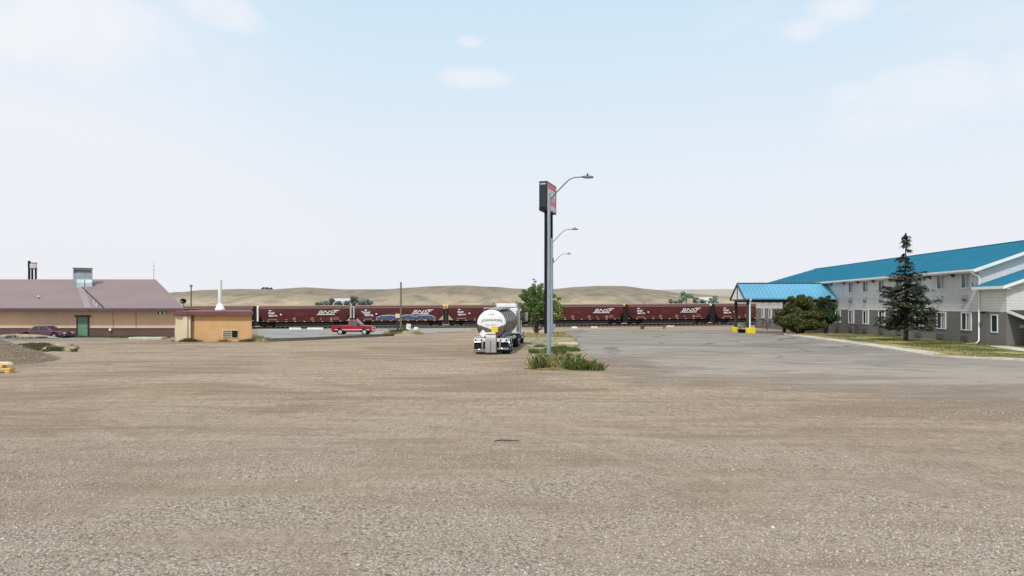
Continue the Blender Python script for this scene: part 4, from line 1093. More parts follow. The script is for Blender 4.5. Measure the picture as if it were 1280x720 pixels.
for (px, pb, pt, w, Y, m, lb_) in (
    (399, 384, 376.5, 8, 330, 'leaf_far', 'low grey green tree at the left end of the far grove'),
    (407, 384, 375.5, 9, 328, 'leaf_far', 'grey green tree second from the left in the far grove'),
    (415, 384, 373, 10, 326, 'leaf_far', 'grey green tree left of the pale roof in the far grove'),
    (424, 384, 376.5, 12, 322, 'leaf_far', 'low tree in front of the far pale roof, left one'),
    (434, 384, 376.5, 12, 322, 'leaf_far', 'low tree in front of the far pale roof, right one'),
    (443, 384, 369, 12, 326, 'leaf_far', 'tallest dark tree of the grove beyond the train'),
    (453, 384, 375.5, 12, 326, 'leaf_far', 'low tree right of the tallest one in the far grove'),
    (462, 384, 374, 8, 330, 'leaf_far', 'rightmost tree of the far grove left of the pole'),
    (858, 382, 363, 15, 330, 'leaf_far2', 'tall rounded green tree left of the far white house'),
    (868, 382, 370.5, 8, 328, 'leaf_far', 'low bushy tree just right of the tall rounded far tree'),
    (878, 382, 372.5, 9, 322, 'leaf_far2', 'low tree in front of the far white house'),
    (893, 382, 369, 13, 330, 'leaf_far2', 'wide green tree right of the far white house'),
    (850, 381, 373, 6, 335, 'leaf_far2', 'small pale tree at the left foot of the tall far tree')):
    far_tree(px, pb, pt, w, Y, m, lb_)
for (px, w, h) in ((329, 5, 3), (333.5, 5, 2.4), (338, 5, 2.2)):
    far_tree(px, 362.5, 362.5 - h - .8, w, 742, 'leaf_far', {329: 'left bush of three on the far hill crest', 333.5: 'middle bush of three on the far hill crest', 338: 'right bush of three on the far hill crest'}[px])
def far_house(px, pyb, pye, pyr, w, Y, label):
    s = Y / F; X = (px - 640) * s; zb = CH + (HZ - pyb) * s; ze_ = CH + (HZ - pye) * s; zr2 = CH + (HZ - pyr) * s; W = w * s / 2
    t = thing('house', label, 'house', (X, Y, zb))
    MB().box(-W, W, -3, 3, -2, ze_ - zb).prism([(-3, ze_ - zb), (3, ze_ - zb), (0, zr2 - zb - .15)], 'x', -W, W).build('wall', M['white_old'], t, smooth=False)
    mb = MB(); mb.add([(-W - .4, -3.4, ze_ - zb - .1), (W + .4, -3.4, ze_ - zb - .1), (W + .4, 0, zr2 - zb), (-W - .4, 0, zr2 - zb), (W + .4, 3.4, ze_ - zb - .1), (-W - .4, 3.4, ze_ - zb - .1)], [(0, 1, 2, 3), (3, 2, 4, 5)])
    mb.build('roof', simple('pale_far_roof', (.55, .53, .52), .6), t, smooth=False, thick=.15)
    for u in (-.5, .05, .5): MB().box(u * W - .45, u * W + .45, -3.04, -3.0, .6, 1.9).build('window', M['glass'], t)
    return t
far_house(428, 384, 376.5, 373, 26, 345, 'far house with pale roof among the dark trees beyond the train')
far_house(884, 382, 375.5, 371.5, 18, 350, 'far white house between two round green trees beyond the train')
s = 300 / F
t = thing('farm_trailer', 'tiny dark farm trailer on the dry slope left of the far tall tree', 'trailer', ((842 - 640) * s, 300, CH + (HZ - 379.5) * s))
MB().box(-2.0, 1.6, -1, 1, .3, 1.1).box(-1.9, -.9, -1, 1, 1.101, 1.9).build('box', M['ac_dark'], t)
for a in (-1.2, .9): MB().tube([(a, -1.1, .3), (a, 1.1, .3)], .38, 10).build('wheel', M['tyre'], t)

# ------------------------------------------------------------ vehicles
def wheel(parent, x, y, r, w, side, hubmat, hubr=.55, n=20):
    wh = MB().loft([[(x + rr * math.cos(2 * PI * k / n), y + d * side, r + rr * math.sin(2 * PI * k / n)) for k in range(n)] for rr, d in ((r * .6, -w / 2), (r * .94, -w / 2), (r, -w * .32), (r, w * .32), (r * .94, w / 2), (r * .6, w / 2))]).build('wheel', M['tyre'], parent, angle=30)
    MB().loft([[(x + rr * math.cos(2 * PI * k / 14), y + d * side, r + rr * math.sin(2 * PI * k / 14)) for k in range(14)] for rr, d in ((r * hubr, w / 2 - .03), (r * hubr, w / 2 + .012), (r * hubr * .6, w / 2 - .01), (r * .15, w / 2 + .03))]).build('rim', hubmat, wh)
    return wh
def arch(cx, r, z0, n=7):
    return [(cx + r * math.cos(PI - PI * k / n), z0 + r * math.sin(PI - PI * k / n)) for k in range(n + 1)]
def glasshouse(mb, xb0, xb1, xt0, xt1, wb, wt, z0, z1):
    mb.loft([[(xb0, -wb, z0), (xb1, -wb, z0), (xb1, wb, z0), (xb0, wb, z0)], [(xt0, -wt, z1), (xt1, -wt, z1), (xt1, wt, z1), (xt0, wt, z1)]])
def side_win(mb, pts, s, wb, wt, z0, z1, off=.012):
    # polygon on the slanted side, pts (x,z)
    def yy(z): return s * (wb + (wt - wb) * (z - z0) / (z1 - z0) + off)
    mb.add([(x, yy(z), z) for x, z in pts], [tuple(range(len(pts)))])
x, y = G(442, 418.3)
pk = thing('pickup_truck', 'red single cab pickup truck with white wheels beside the rails', 'pickup truck', (x, y, gz(x, y)))
Lh = 2.3
prof = [(-Lh, .45)] + arch(-1.32, .40, .42) + [(-.85, .36), (.85, .36)] + arch(1.40, .40, .42) + [(Lh - .02, .45), (Lh, .80), (Lh - .12, .98), (.95, 1.08), (-.35, 1.08), (-Lh, 1.05)]
mb = MB().prism(prof, 'y', -.86, .86); body = mb.build('body', M['red'], pk, bevel=.04)
cab = MB(); glasshouse(cab, -.45, 1.02, -.36, .42, .82, .66, 1.075, 1.68); cb = cab.build('cab', M['red'], pk, bevel=.04)
M['carglass'] = glassy('car_glass', (.05, .06, .065), .06)
for s in (-1, 1):
    mb = MB(); side_win(mb, [(-.30, 1.14), (.80, 1.14), (.42, 1.58), (-.26, 1.58)], s, .82, .66, 1.075, 1.68)
    mb.build('side_window', M['carglass'], cb, smooth=False)
mb = MB(); mb.add([(1.0, -.72, 1.13), (1.0, .72, 1.13), (.50, .6, 1.6), (.50, -.6, 1.6)], [(0, 1, 2, 3)]); 
mb.v = [(x + .02, y_, z + .015) for x, y_, z in mb.v]; mb.build('windscreen', M['glass'], cb, smooth=False)
mb = MB()
for s in (-1,):
    for (a, b_) in (((-.32, 1.12), (-.28, 1.62)), ((-.28, 1.60), (.44, 1.60)), ((.44, 1.60), (.84, 1.12)), ((.3, 1.12), (.28, 1.6))):
        def yy(z): return s * (.82 + (.66 - .82) * (z - 1.075) / (1.68 - 1.075) + .02)
        mb.tube([(a[0], yy(a[1]), a[1]), (b_[0], yy(b_[1]), b_[1])], .018, 5)
mb.build('window_trim', M['chrome'], cb)
MB().box(-2.16, -.55, -.74, .74, 1.0, 1.10).build('bed_floor', M['black'], pk)
MB().box(Lh - .05, Lh + .12, -.88, .88, .42, .60).build('bumper', M['chrome'], pk, bevel=.03)
MB().box(-Lh - .14, -Lh + .02, -.86, .86, .44, .60).build('bumper', M['chrome'], pk, bevel=.03)
for s in (-1, 1):
    MB().box(Lh - .06, Lh + .015, s * .72 - .13, s * .72 + .13, .68, .86).build('headlight', M['white'], pk)
    MB().box(-Lh - .015, -Lh + .05, s * .76 - .09, s * .76 + .09, .66, .92).build('tail_light', M['redlamp'], pk)
MB().box(.62, .78, -1.02, -.84, 1.12, 1.26).build('mirror', M['black'], pk)
MB().box(-1.9, 1.95, -.875, -.863, .56, .63).build('side_stripe', M['white_old'], body)
MB().box(-.02, .1, -.885, -.864, .92, .96).build('door_handle', M['black'], body)
for wx in (-1.32, 1.40):
    for s in (-1, 1): wheel(pk, wx, s * .78, .35, .22, s, M['hub'])
MB().box(-2.2, 2.2, -.7, .7, .32, .44).build('underbody', M['under'], pk)

# sedan
x, y = -45.4, 67.9
cr = thing('sedan_car', 'faded purple sedan parked against the long tan building', 'car', (x, 67.0, -.12))
prof = [(-2.25, .35)] + arch(-1.32, .34, .34) + [(-.9, .28), (.9, .28)] + arch(1.36, .34, .34) + [(2.2, .36), (2.28, .55), (2.1, .74), (1.1, .82), (-1.0, .84), (-2.2, .80), (-2.3, .6)]
MB().prism(prof, 'y', -.84, .84).build('body', M['purple'], cr, bevel=.05)
g_ = MB(); glasshouse(g_, -1.35, 1.15, -.75, .42, .78, .58, .82, 1.26); gh = g_.build('cabin', M['purple'], cr, bevel=.05)
for s in (-1, 1):
    mb = MB(); side_win(mb, [(-1.05, .87), (-.24, .87), (-.24, 1.2), (-.72, 1.2)], s, .78, .58, .82, 1.26); mb.build('side_window', M['glass'], gh, smooth=False)
    mb = MB(); side_win(mb, [(-.16, .87), (.88, .87), (.42, 1.2), (-.16, 1.2)], s, .78, .58, .82, 1.26); mb.build('side_window', M['glass'], gh, smooth=False)
for s in (-1, 1):
    MB().box(2.2, 2.3, s * .6 - .16, s * .6 + .16, .52, .68).build('headlight', M['white_old'], cr)
    MB().box(-2.32, -2.24, s * .6 - .16, s * .6 + .16, .56, .7).build('tail_light', M['redlamp'], cr)
MB().box(-2.36, -2.26, -.8, .8, .36, .5).build('bumper', M['chrome'], cr); MB().box(2.26, 2.36, -.8, .8, .34, .48).build('bumper', M['chrome'], cr)
for wx in (-1.32, 1.36):
    for s in (-1, 1): wheel(cr, wx, s * .76, .31, .2, s, M['steel'])
# white bundle next to door
x, y = -44.9 + .9, 67.6
tag(MB().loft([[(-43.95 + r * math.cos(k * PI / 6), 67.5 + r * .7 * math.sin(k * PI / 6), z) for k in range(12)] for r, z in ((.2, 0), (.28, .1), (.27, .3), (.16, .4))]).build('white_sack', M['white_old']), 'small rounded white sack on the ground left of the green door', 'sack')

# tanker truck
M['lampdark'] = simple('dark_red_lens', (.06, .01, .01), .3)
M['cabinet'] = simple('cabinet_grey', (.40, .39, .38), .45, .5, var=.2)
hx, hy = G(614, 443)
th = math.atan2(.77, 8.6)
tr = thing('tank_truck', 'silver semi tank truck parked with its round white and steel rear facing the lot', 'tank truck', (hx, hy, 0), -th)
# local: +Y forward, +X right. rear at y=0
zc, rt_, Lt = 1.94, .96, 8.2
n = 40
mb = MB(); rings = []
for yy, rr in ((.25, rt_), (Lt, rt_), (Lt + .15, rt_ * .93), (Lt + .25, rt_ * .6)):
    rings.append([(rr * math.cos(2 * PI * k / n), yy, zc + rr * math.sin(2 * PI * k / n)) for k in range(n)])
mb.loft(rings); tank = mb.build('tank', M['polish'], tr, angle=50)
for yy in (.22, 1.6, 3.0, 4.4, 5.8, 7.2, 8.15):
    rr = rt_ + .03
    MB().loft([[(q * math.cos(2 * PI * k / n), yy + d, zc + q * math.sin(2 * PI * k / n)) for k in range(n)] for q, d in ((rt_ - .01, 0), (rr, 0), (rr, .07), (rt_ - .01, .07))], caps=False).build('ring', M['tankhead'] if yy > .3 else M['black'], tank)
# rear head : dome split into white and steel
def head(cond, off):
    mb = MB(); vid = {}
    nr = 22
    def P(i, j):
        rho = rt_ * i / nr; a = 2 * PI * j / 64
        return (rho * math.cos(a), .24 - .24 * (1 - (rho / rt_) ** 2) ** .5 - off, zc + rho * math.sin(a))
    for i in range(nr):
        for j in range(64):
            c_ = P(i + .5, j + .5)
            if cond(c_[0], c_[2]): mb.add([P(i, j), P(i + 1, j), P(i + 1, j + 1), P(i, j + 1)], [(0, 1, 2, 3)])
    return mb
def white_side(x, z): return z > zc - .30 + .30 * min(1, abs(x) / .95) + (.0)
hd = head(lambda x, z: True, 0).build('tank_head', M['tankhead'], tr, angle=80)
head(white_side, .006).build('white_panel', M['white'], hd, angle=80)
def headtext(txt, x0, z0, w, h, mat, arch_=0, bold=.02):
    vs, fs = text_mesh(txt, x0, z0, w, h, 0, bold, arch_)
    mb = MB(); mb.add([(x, .24 - .24 * (max(0, 1 - (x * x + (z - zc) ** 2) / rt_ ** 2)) ** .5 - .014, z) for x, z in vs], fs)
    mb.build('lettering', mat, hd, smooth=False)
M['letter_grey'] = simple('pale_lettering', (.55, .55, .60), .6)
headtext('JOANLIOFS', -.66, zc + .10, 1.36, .19, M['black'], .07, .015)
headtext('USA', -.20, zc + .60, .42, .08, M['black'], .01, .0)
headtext('TRANSPORT', -.36, zc - .10, .76, .11, M['letter_grey'])
def decal(pts, y_, mat, name):
    mb = MB(); m = len(pts); mb.v = [(x, y_, z) for x, z in pts] + [(x, y_ + .015, z) for x, z in pts]
    mb.f = [tuple(range(m))[::-1], tuple(range(m, 2 * m))] + [(i, (i + 1) % m, m + (i + 1) % m, m + i) for i in range(m)]
    return mb.build(name, mat, hd, smooth=False)
decal([(-.52, zc - .88), (-.28, zc - .60), (-.54, zc - .34), (-.78, zc - .60)], .02, M['white'], 'placard')
pl = decal([(.02, zc - .50), (.44, zc - .50), (.44, zc - .14), (.02, zc - .14)], -.03, M['gold'], 'placard'); pl['label'] = 'yellow placard'
# manhole hood and walkway on top
MB().box(-.16, .56, .5, 7.6, zc + rt_ - .02, zc + rt_ + .06).build('catwalk', M['steel'], tr)
for yy in (2.2, 4.6, 6.6): MB().tube([(0.1, yy, zc + rt_), (.1, yy, zc + rt_ + .13)], .28, 14).build('hatch', M['chrome'], tr)
MB().tube([(-.5, .3, zc + rt_ * .85), (-.5, .28, zc + rt_ + .08), (.5, .28, zc + rt_ + .08), (.5, .3, zc + rt_ * .85)], .02, 6).build('rail', M['white_old'], tr)
# rear cabinet
MB().loft([[(-.36, -.32, .12), (.36, -.32, .12), (.36, .2, .12), (-.36, .2, .12)], [(-.36, -.34, .9), (.36, -.34, .9), (.36, .2, .9), (-.36, .2, .9)], [(-.34, -.2, 1.30), (.34, -.2, 1.30), (.34, .2, 1.30), (-.34, .2, 1.30)]]).build('valve_cabinet', M['cabinet'], tr, bevel=.04)
MB().box(-.015, .015, -.36, -.343, .15, .9).build('cabinet_seam', M['ac_dark'], tr)
MB().box(-.30, .30, -.27, .1, 1.30, 1.42).build('cabinet_top', M['white_old'], tr, bevel=.03)
# rear frame/bumper
mb = MB().box(-1.12, -.37, -.12, .0, .82, 1.04).box(.37, 1.12, -.12, .0, .82, 1.04); bf = mb.build('light_bar', M['white_old'], tr, bevel=.02)
for xx in (-1.0, -.62, .62, 1.0): MB().tube([(xx, -.15, .93), (xx, -.11, .93)], .06, 10).build('tail_light', M['lampdark'], bf)
MB().box(-1.14, -.38, -.10, .0, .14, .34).box(.38, 1.14, -.10, .0, .30, .44).box(-.62, -.50, -.08, 0, .34, .82).box(.50, .62, -.08, 0, .44, .82).build('bumper', M['chrome'], tr, bevel=.02)
for s in (-1, 1):
    mb = MB(); rr = .60
    for cy in (.95, 2.2):
        prof = [(cy + rr * math.cos(PI * k / 8), .5 + rr * math.sin(PI * k / 8)) for k in range(9)]
        prof2 = [(cy + (rr - .04) * math.cos(PI * k / 8), .5 + (rr - .04) * math.sin(PI * k / 8)) for k in range(9)][::-1]
        mb.prism(prof + prof2, 'x', s * .62, s * 1.16)
    mb.build('fender', M['chrome'], tr, angle=40)
    for cy in (.95, 2.2):
        for wx in (s * .74, s * 1.02):
            MB().loft([[(wx + d, cy + q * math.cos(2 * PI * k / 20), .49 + q * math.sin(2 * PI * k / 20)) for k in range(20)] for q, d in ((.28, -.12), (.46, -.12), (.49, -.08), (.49, .08), (.46, .12), (.28, .12))]).build('wheel', M['tyre'], tr)
        MB().loft([[(s * (1.02 + d), cy + q * math.cos(2 * PI * k / 16), .49 + q * math.sin(2 * PI * k / 16)) for k in range(16)] for q, d in ((.27, .10), (.27, .13), (.1, .06), (.08, .16))]).build('rim', M['chrome'], tr)
MB().box(-1.12, -.38, .02, .06, .18, .80).build('dark_void_panel', M['black'], tr); MB().box(.38, 1.12, .02, .06, .18, .80).build('dark_void_panel', M['black'], tr)  # black panels added to stand for the dark voids below the light bar
MB().box(-.5, .5, .1, 3.0, .78, .95).box(-.14, .14, 3.0, Lt + 3, .75, .95).build('chassis', M['steel'], tr)
MB().prism([(-.55, 1.0), (.55, 1.0), (.75, 1.35), (-.75, 1.35)], 'y', .5, Lt).build('cradle', M['steel'], tr)
MB().tube([(.95, 3.4, .85), (.95, 6.5, .85)], .14, 10).build('hose_tube', M['chrome'], tr)
# tractor
ty = Lt + .6
mb = MB().loft([[(-1.05, ty + 1.2, .9), (1.05, ty + 1.2, .9), (1.05, ty + 3.4, .9), (-1.05, ty + 3.4, .9)], [(-1.05, ty + 1.2, 2.35), (1.05, ty + 1.2, 2.35), (1.05, ty + 3.3, 2.05), (-1.05, ty + 3.3, 2.05)], [(-.98, ty + 1.2, 2.95), (.98, ty + 1.2, 2.95), (.95, ty + 2.6, 3.0), (-.95, ty + 2.6, 3.0)]])
cab = mb.build('cab', M['white'], tr, bevel=.05)
MB().prism([(ty + 1.25, 3.0), (ty + 2.5, 3.02), (ty + 1.5, 3.3), (ty + 1.25, 3.3)], 'x', -.8, .8).build('roof_fairing', M['white'], cab, bevel=.05)
MB().box(-.62, .62, ty + 1.16, ty + 1.197, 1.95, 2.55).build('rear_window', M['glass'], cab)
for s in (-1, 1): MB().box(s * 1.045 - .02, s * 1.045 + .02, ty + 1.9, ty + 3.0, 1.95, 2.5).build('side_window', M['glass'], cab)
MB().loft([[(-.8, ty + 3.4, .7), (.8, ty + 3.4, .7), (.8, ty + 3.4, 1.95), (-.8, ty + 3.4, 1.95)], [(-.65, ty + 5.1, .7), (.65, ty + 5.1, .7), (.65, ty + 5.1, 1.65), (-.65, ty + 5.1, 1.65)]]).build('hood', M['white'], tr, bevel=.05)
MB().box(-1.1, 1.1, ty + 5.1, ty + 5.3, .35, .7).build('front_bumper', M['chrome'], tr, bevel=.03)
for s in (-1, 1):
    MB().tube([(s * .98, ty + 1.0, .8), (s * .98, ty + 1.0, 2.75)], .19, 12).tube([(s * .98, ty + 1.0, 2.75), (s * .98, ty + 1.0, 3.25), (s * .98, ty + .9, 3.42)], .08, 10).build('exhaust_stack', M['chrome'], tr, angle=50)
    MB().tube([(s * .75, ty + 1.4, .95), (s * 1.02, ty + 1.4, .95)], .001, 4)
    MB().tube([(s * 1.0, ty + 2.9, 2.35), (s * 1.5, ty + 2.8, 2.55)], .025, 6).tube([(s * 1.0, ty + 2.9, 1.8), (s * 1.5, ty + 2.8, 1.9)], .025, 6).box(s * 1.5 - .1, s * 1.5 + .1, ty + 2.74, ty + 2.82, 1.9, 2.6).build('mirror', M['chrome'], tr)
    MB().tube([(s * .95, ty + 1.3, .72), (s * .95, ty + 2.7, .72)], .28, 14).build('fuel_tank', M['chrome'], tr)
    MB().box(s * .62 if s > 0 else -1.08, s * 1.08 if s > 0 else -.62, ty - 1.3, ty + .9, 1.02, 1.06).build('fender', M['white'], tr)
    for cy in (ty - .8, ty + .45):
        for wx in (s * .72, s * .99):
            MB().loft([[(wx + d, cy + q * math.cos(2 * PI * k / 20), .49 + q * math.sin(2 * PI * k / 20)) for k in range(20)] for q, d in ((.28, -.12), (.46, -.12), (.49, -.08), (.49, .08), (.46, .12), (.28, .12))]).build('wheel', M['tyre'], tr)
        MB().loft([[(s * (.99 + d), cy + q * math.cos(2 * PI * k / 16), .49 + q * math.sin(2 * PI * k / 16)) for k in range(16)] for q, d in ((.27, .10), (.27, .13), (.1, .06), (.08, .16))]).build('rim', M['chrome'], tr)
    cy = ty + 4.2
    MB().loft([[(s * 1.0 + d, cy + q * math.cos(2 * PI * k / 20), .49 + q * math.sin(2 * PI * k / 20)) for k in range(20)] for q, d in ((.28, -.13), (.46, -.13), (.49, -.08), (.49, .08), (.46, .13), (.28, .13))]).build('wheel', M['tyre'], tr)
    prof = [(cy + .64 * math.cos(PI * k / 8), .5 + .64 * math.sin(PI * k / 8)) for k in range(9)] + [(cy + .56 * math.cos(PI * k / 8), .5 + .56 * math.sin(PI * k / 8)) for k in range(9)][::-1]
    MB().prism(prof, 'x', s * .78, s * 1.16).build('fender', M['white'], tr, angle=40)

# ------------------------------------------------------------ pylon sign
Ys = 76.0; s_ = Ys / F
sg = thing('pylon_sign', 'tall motel pylon sign with faded pink face on two black posts', 'sign', ((683.2 - 640) * s_, Ys, gz(3, Ys)), 0)
zg = gz(3, Ys); zt = CH + 155 * s_ - zg; zb_ = CH + 117 * s_ - zg
# local frame: face runs along d, thickness along -X
dvec = Vector((1.28, 3.9, 0)); dl = dvec.length; dvec.normalize(); nv = Vector((dvec.y, -dvec.x, 0))
Ms = Matrix(((dvec.x, -nv.x, 0, 0), (dvec.y, -nv.y, 0, 0), (0, 0, 1, 0), (0, 0, 0, 1)))
W_ = .86; zb2 = zb_ + .1
cabn = MB().box(.0, dl, .0, W_, zb2, zt, Ms).build('cabinet', M['signside'], sg, bevel=.03)
MB().box(-.02, -.003, .08, W_ - .08, zt - .38, zt - .22, Ms).build('lamp_strip', M['steel'], cabn)
MB().box(-.015, -.003, -.0, W_, zb2, zb2 + .4, Ms).build('lower_panel', M['black'], cabn)
mb = MB().box(.08, dl - .08, -.035, -.002, zb2 + .1, zt - .1, Ms); fc = mb.build('face_panel', M['pink'], cabn)
MB().box(0, dl, -.05, -.003, zt - .09, zt, Ms).box(0, dl, -.05, -.003, zb2, zb2 + .09, Ms).box(0, .07, -.05, -.003, zb2 + .1, zt - .1, Ms).box(dl - .07, dl, -.05, -.003, zb2 + .1, zt - .1, Ms).build('face_frame', M['black'], cabn)
MB().box(.35, dl - .6, -.045, -.036, zb2 + 1.25, zt - .75, Ms).box(.8, dl - .3, -.045, -.036, zb2 + .25, zb2 + .75, Ms).build('pale_field', M['pinkpale'], fc)
mb = MB()
for k in range(5): mb.box(.5 + k * .6, .85 + k * .6, -.052, -.046, zb2 + 1.3, zb2 + 1.62 + .12 * (k % 2), Ms)
mb.build('letter_bars', M['pinkdeep'], fc)
for pxx, Yy in ((682.3, 76.6), (689.2, 78.6)):
    p = Vector(((pxx - 640) / F * Yy, Yy, 0)) - Vector((sg.location.x, sg.location.y, 0))
    pst = MB().tube([(p.x, p.y, -.3), (p.x, p.y, zb2 + .05)], [.19, .17], 12).build('post', M['black'], sg)
MB().tube([(p.x, p.y, zb2 - 5.6), (p.x, p.y, zb2 - 5.1)], .27, 12).build('collar', M['black'], sg)
MB().box(.55, .95, -.3, 0, .7, 1.2).build('meter_box', M['steel'], sg, bevel=.02)

# street lamps
def lamp(px, Y, label, first=None, rz=0):
    X = (px - 640) / F * Y; z = gz(X, Y)
    t = first if first else None
    if t is None:
        t = thing('street_lamp', '', 'street lamp', (X, Y, z), 0)
        MB().tube([(0, 0, 0), (0, 0, 10.05)], [.135, .085], 14).build('pole', M['pole'], t)
        MB().loft([[(r * math.cos(k * PI / 8), r * math.sin(k * PI / 8), zz) for k in range(16)] for r, zz in ((.24, -.1), (.24, .18), (.15, .24))]).build('base', M['pole'], t)
        MB().tube([(0, 0, 10.05), (0, 0, 10.12)], [.1, .06], 12).build('cap', M['pole'], t)
        pts = [(.0, 0, 9.6), (.45, 0, 10.1), (.95, 0, 10.62), (1.25, 0, 10.9), (1.55, 0, 11.03), (2.0, 0, 11.06)]
        am = MB().tube(pts, [.04, .038, .036, .034, .032, .03], 8).build('arm', M['armgrey'], t, angle=60)
        hd_ = MB().loft([[(2.0, -.07, 11.02), (2.0, .07, 11.02), (2.0, .07, 11.1), (2.0, -.07, 11.1)], [(2.3, -.15, 10.98), (2.3, .15, 10.98), (2.3, .12, 11.14), (2.3, -.12, 11.14)], [(2.72, -.13, 11.0), (2.72, .13, 11.0), (2.72, .1, 11.10), (2.72, -.1, 11.10)]]).build('lamp_head', M['armgrey'], am, bevel=.01)
        MB().tube([(2.38, 0, 11.12), (2.38, 0, 11.27)], .05, 8).build('photocell', M['black'], am)
    else:
        t = copy_tree(first); t.location = (X, Y, z)
    return tag(t, label, 'street lamp', 'curved arm street lamps in a row')
l1 = lamp(686.2, 42.3, 'nearest and tallest looking grey street lamp in front of the pylon sign')
lamp(689.8, 71, 'second street lamp in the row, its arm below the pylon sign', l1)
lamp(690.6, 99.5, 'third and farthest street lamp, its arm lowest above the tree', l1)

# ------------------------------------------------------------ mound, poles and small signs
def mound(cx, cy, rx, ry, h, seed, z0=None, ang=0, power=1.0, n=60, m=26):
    V = []; z0 = z0 if z0 is not None else gz(cx, cy)
    for j in range(m + 1):
        for i in range(n):
            a = 2 * PI * i / n; u = j / m
            wob = 1 + .12 * mnoise.noise((math.cos(a) * 1.4, math.sin(a) * 1.4, seed))
            x = cx + rx * u * wob * math.cos(a); y = cy + ry * u * wob * math.sin(a)
            pr = (1 - u) ** power if power <= 1.01 else (1 - u * u) ** power
            z = gz(x, y) - .05 + (h + .05) * pr * (1 + .10 * mnoise.noise((x * 1.3, y * 1.3, seed))) + .03 * mnoise.noise((x * 5, y * 5, seed)) * (1 - u)
            V.append((x, y, z))
    F_ = [(j * n + i, j * n + (i + 1) % n, (j + 1) * n + (i + 1) % n, (j + 1) * n + i) for j in range(m) for i in range(n)]
    mb = MB(); mb.v = V; mb.f = F_
    return mb
cx, cy = G(505, 418.5)
tag(mound(cx, cy + .4, 2.4, 1.6, .5, 3, power=1.3).build('earth_mound', M['sand'], angle=80), 'low sandy mound with dry weeds around the pole base', 'mound', kind='structure')
el = lambda cx, cy, rx, ry, n=16: [(cx + rx * math.cos(2 * PI * k / n), cy + ry * math.sin(2 * PI * k / n)) for k in range(n)]
blades('dry_weeds', el(cx - .1, cy + .2, 2.2, 1.2), 1500, .55, .02, M['grass_y'], 'straw coloured weeds on the sandy mound', -.3, .6, .05)
blades('dark_weeds', el(cx - .7, cy + .2, 1.0, 1.0), 900, .9, .02, M['weed'], 'darker brown weeds at the foot of the wooden pole', -.3, .6, .1)
Yp = cy + .6; X = (501 - 640) / F * Yp
tag(MB().tube([(X, Yp, 0), (X + .02, Yp, CH + 28.5 * Yp / F)], [.12, .09], 8).build('utility_pole', M['wood']), 'bare wooden pole standing in the sandy mound', 'pole')
Yp = cy - .6; X = (497 - 640) / F * Yp
t = thing('sign_post', 'small cream square sign on a dark post left of the wooden pole', 'sign', (X, Yp, 0))
MB().box(-.09, .09, -.05, .05, 0, 1.95).build('post', M['bark_dark'], t); MB().box(-.24, .24, -.09, -.052, 1.75, 2.2).build('panel', M['cream'], t)
MB().box(-.17, .17, -.11, .1, 0, .22).build('base', M['sand'], t)
X = (510 - 640) / F * cy
t = thing('lawn_sign', 'leaning white board sign right of the wooden pole', 'sign', (X, cy, .45), .3)
o = MB().box(-.22, .24, -.02, .02, .0, .62).build('board', M['white'], t); o.rotation_euler = (-.15, .15, 0)
MB().box(-.02, .02, .021, .06, -.4, .5).build('stake', M['wood'], t)
MB().box(-.08, .12, -.04, -.03, .2, .45).build('mark', M['steel_pale'], o)
X = (520 - 640) / F * (cy + 1)
tag(MB().loft([[(X + r * 1.4 * math.cos(k * PI / 4) + .03 * (k % 3), cy + 1 + r * math.sin(k * PI / 4), z) for k in range(8)] for r, z in ((.22, .25), (.25, .5), (.12, .68))]).build('boulder', M['white_old'], bevel=.02), 'pale boulder at the right edge of the sandy mound', 'boulder')
# berm between yards, its shadow edge put into a dark colour
bl = [G(335, 427), G(380, 425.5), G(430, 423), G(470, 421), G(492, 420)]
mb = MB(); rings = []
for i, p in enumerate(bl):
    z = gz(*p)
    rings.append([(p[0], p[1] - .5, z - .02), (p[0], p[1] - .18, z + .24), (p[0], p[1] + .15, z + .27), (p[0], p[1] + .5, z - .02)])
tag(mb.loft(rings).build('berm', simple('earth_shadow_edge', (.085, .065, .05), .95, var=.4, scale=3)), 'thin earth ridge with painted dark shadow edge along the paved yard', 'berm', kind='structure')
# shed weeds
def poly_px(pts): return [G(*p) for p in pts]
blades('weeds', [(-29.4, 59.3), (-22.3, 59.3), (-22.3, 59.95), (-29.4, 59.95)], 1300, .35, .02, M['weed'], 'dry weeds along the foot of the shed wall', -.1, .9)
blades('weeds', poly_px([(313, 427), (336, 428.5), (338, 425), (316, 420)]), 1300, .32, .02, M['grass_y'], 'straw weeds right of the shed corner', -.3, .8)
blades('weeds', [(-56, 65.2), (-34, 65.4), (-33.8, 66.3), (-38, 67.3), (-56, 67.3)] and [(-47.8, 67.6), (-33, 66.2), (-33, 67.6), (-43, 68.5), (-48, 68.6)], 2600, .32, .02, M['weed'], 'low weeds along the base of the long tan building', -.1, .5)
blades('weeds', [(-52, 65.2), (-44.2, 65.2), (-44.2, 66.0), (-52, 66.0)], 2600, .40, .025, M['weed'], 'weeds in front of the purple sedan', -.3, .6)
tag(mound(-46.9, 65.75, 4.3, .62, .42, 2.2, power=1.3, n=60, m=10).build('verge', M['sand']), 'low sandy bank hiding the lower half of the purple sedan', 'bank', kind='structure')
o = sheet('berm', [(-53, 64.9), (-43, 65.1), (-43.4, 66.2), (-53, 66.2)], M['sand'], .05); o.name = 'roadside_soil'; tag(o, 'sandy verge in front of the purple sedan', 'verge', kind='structure')
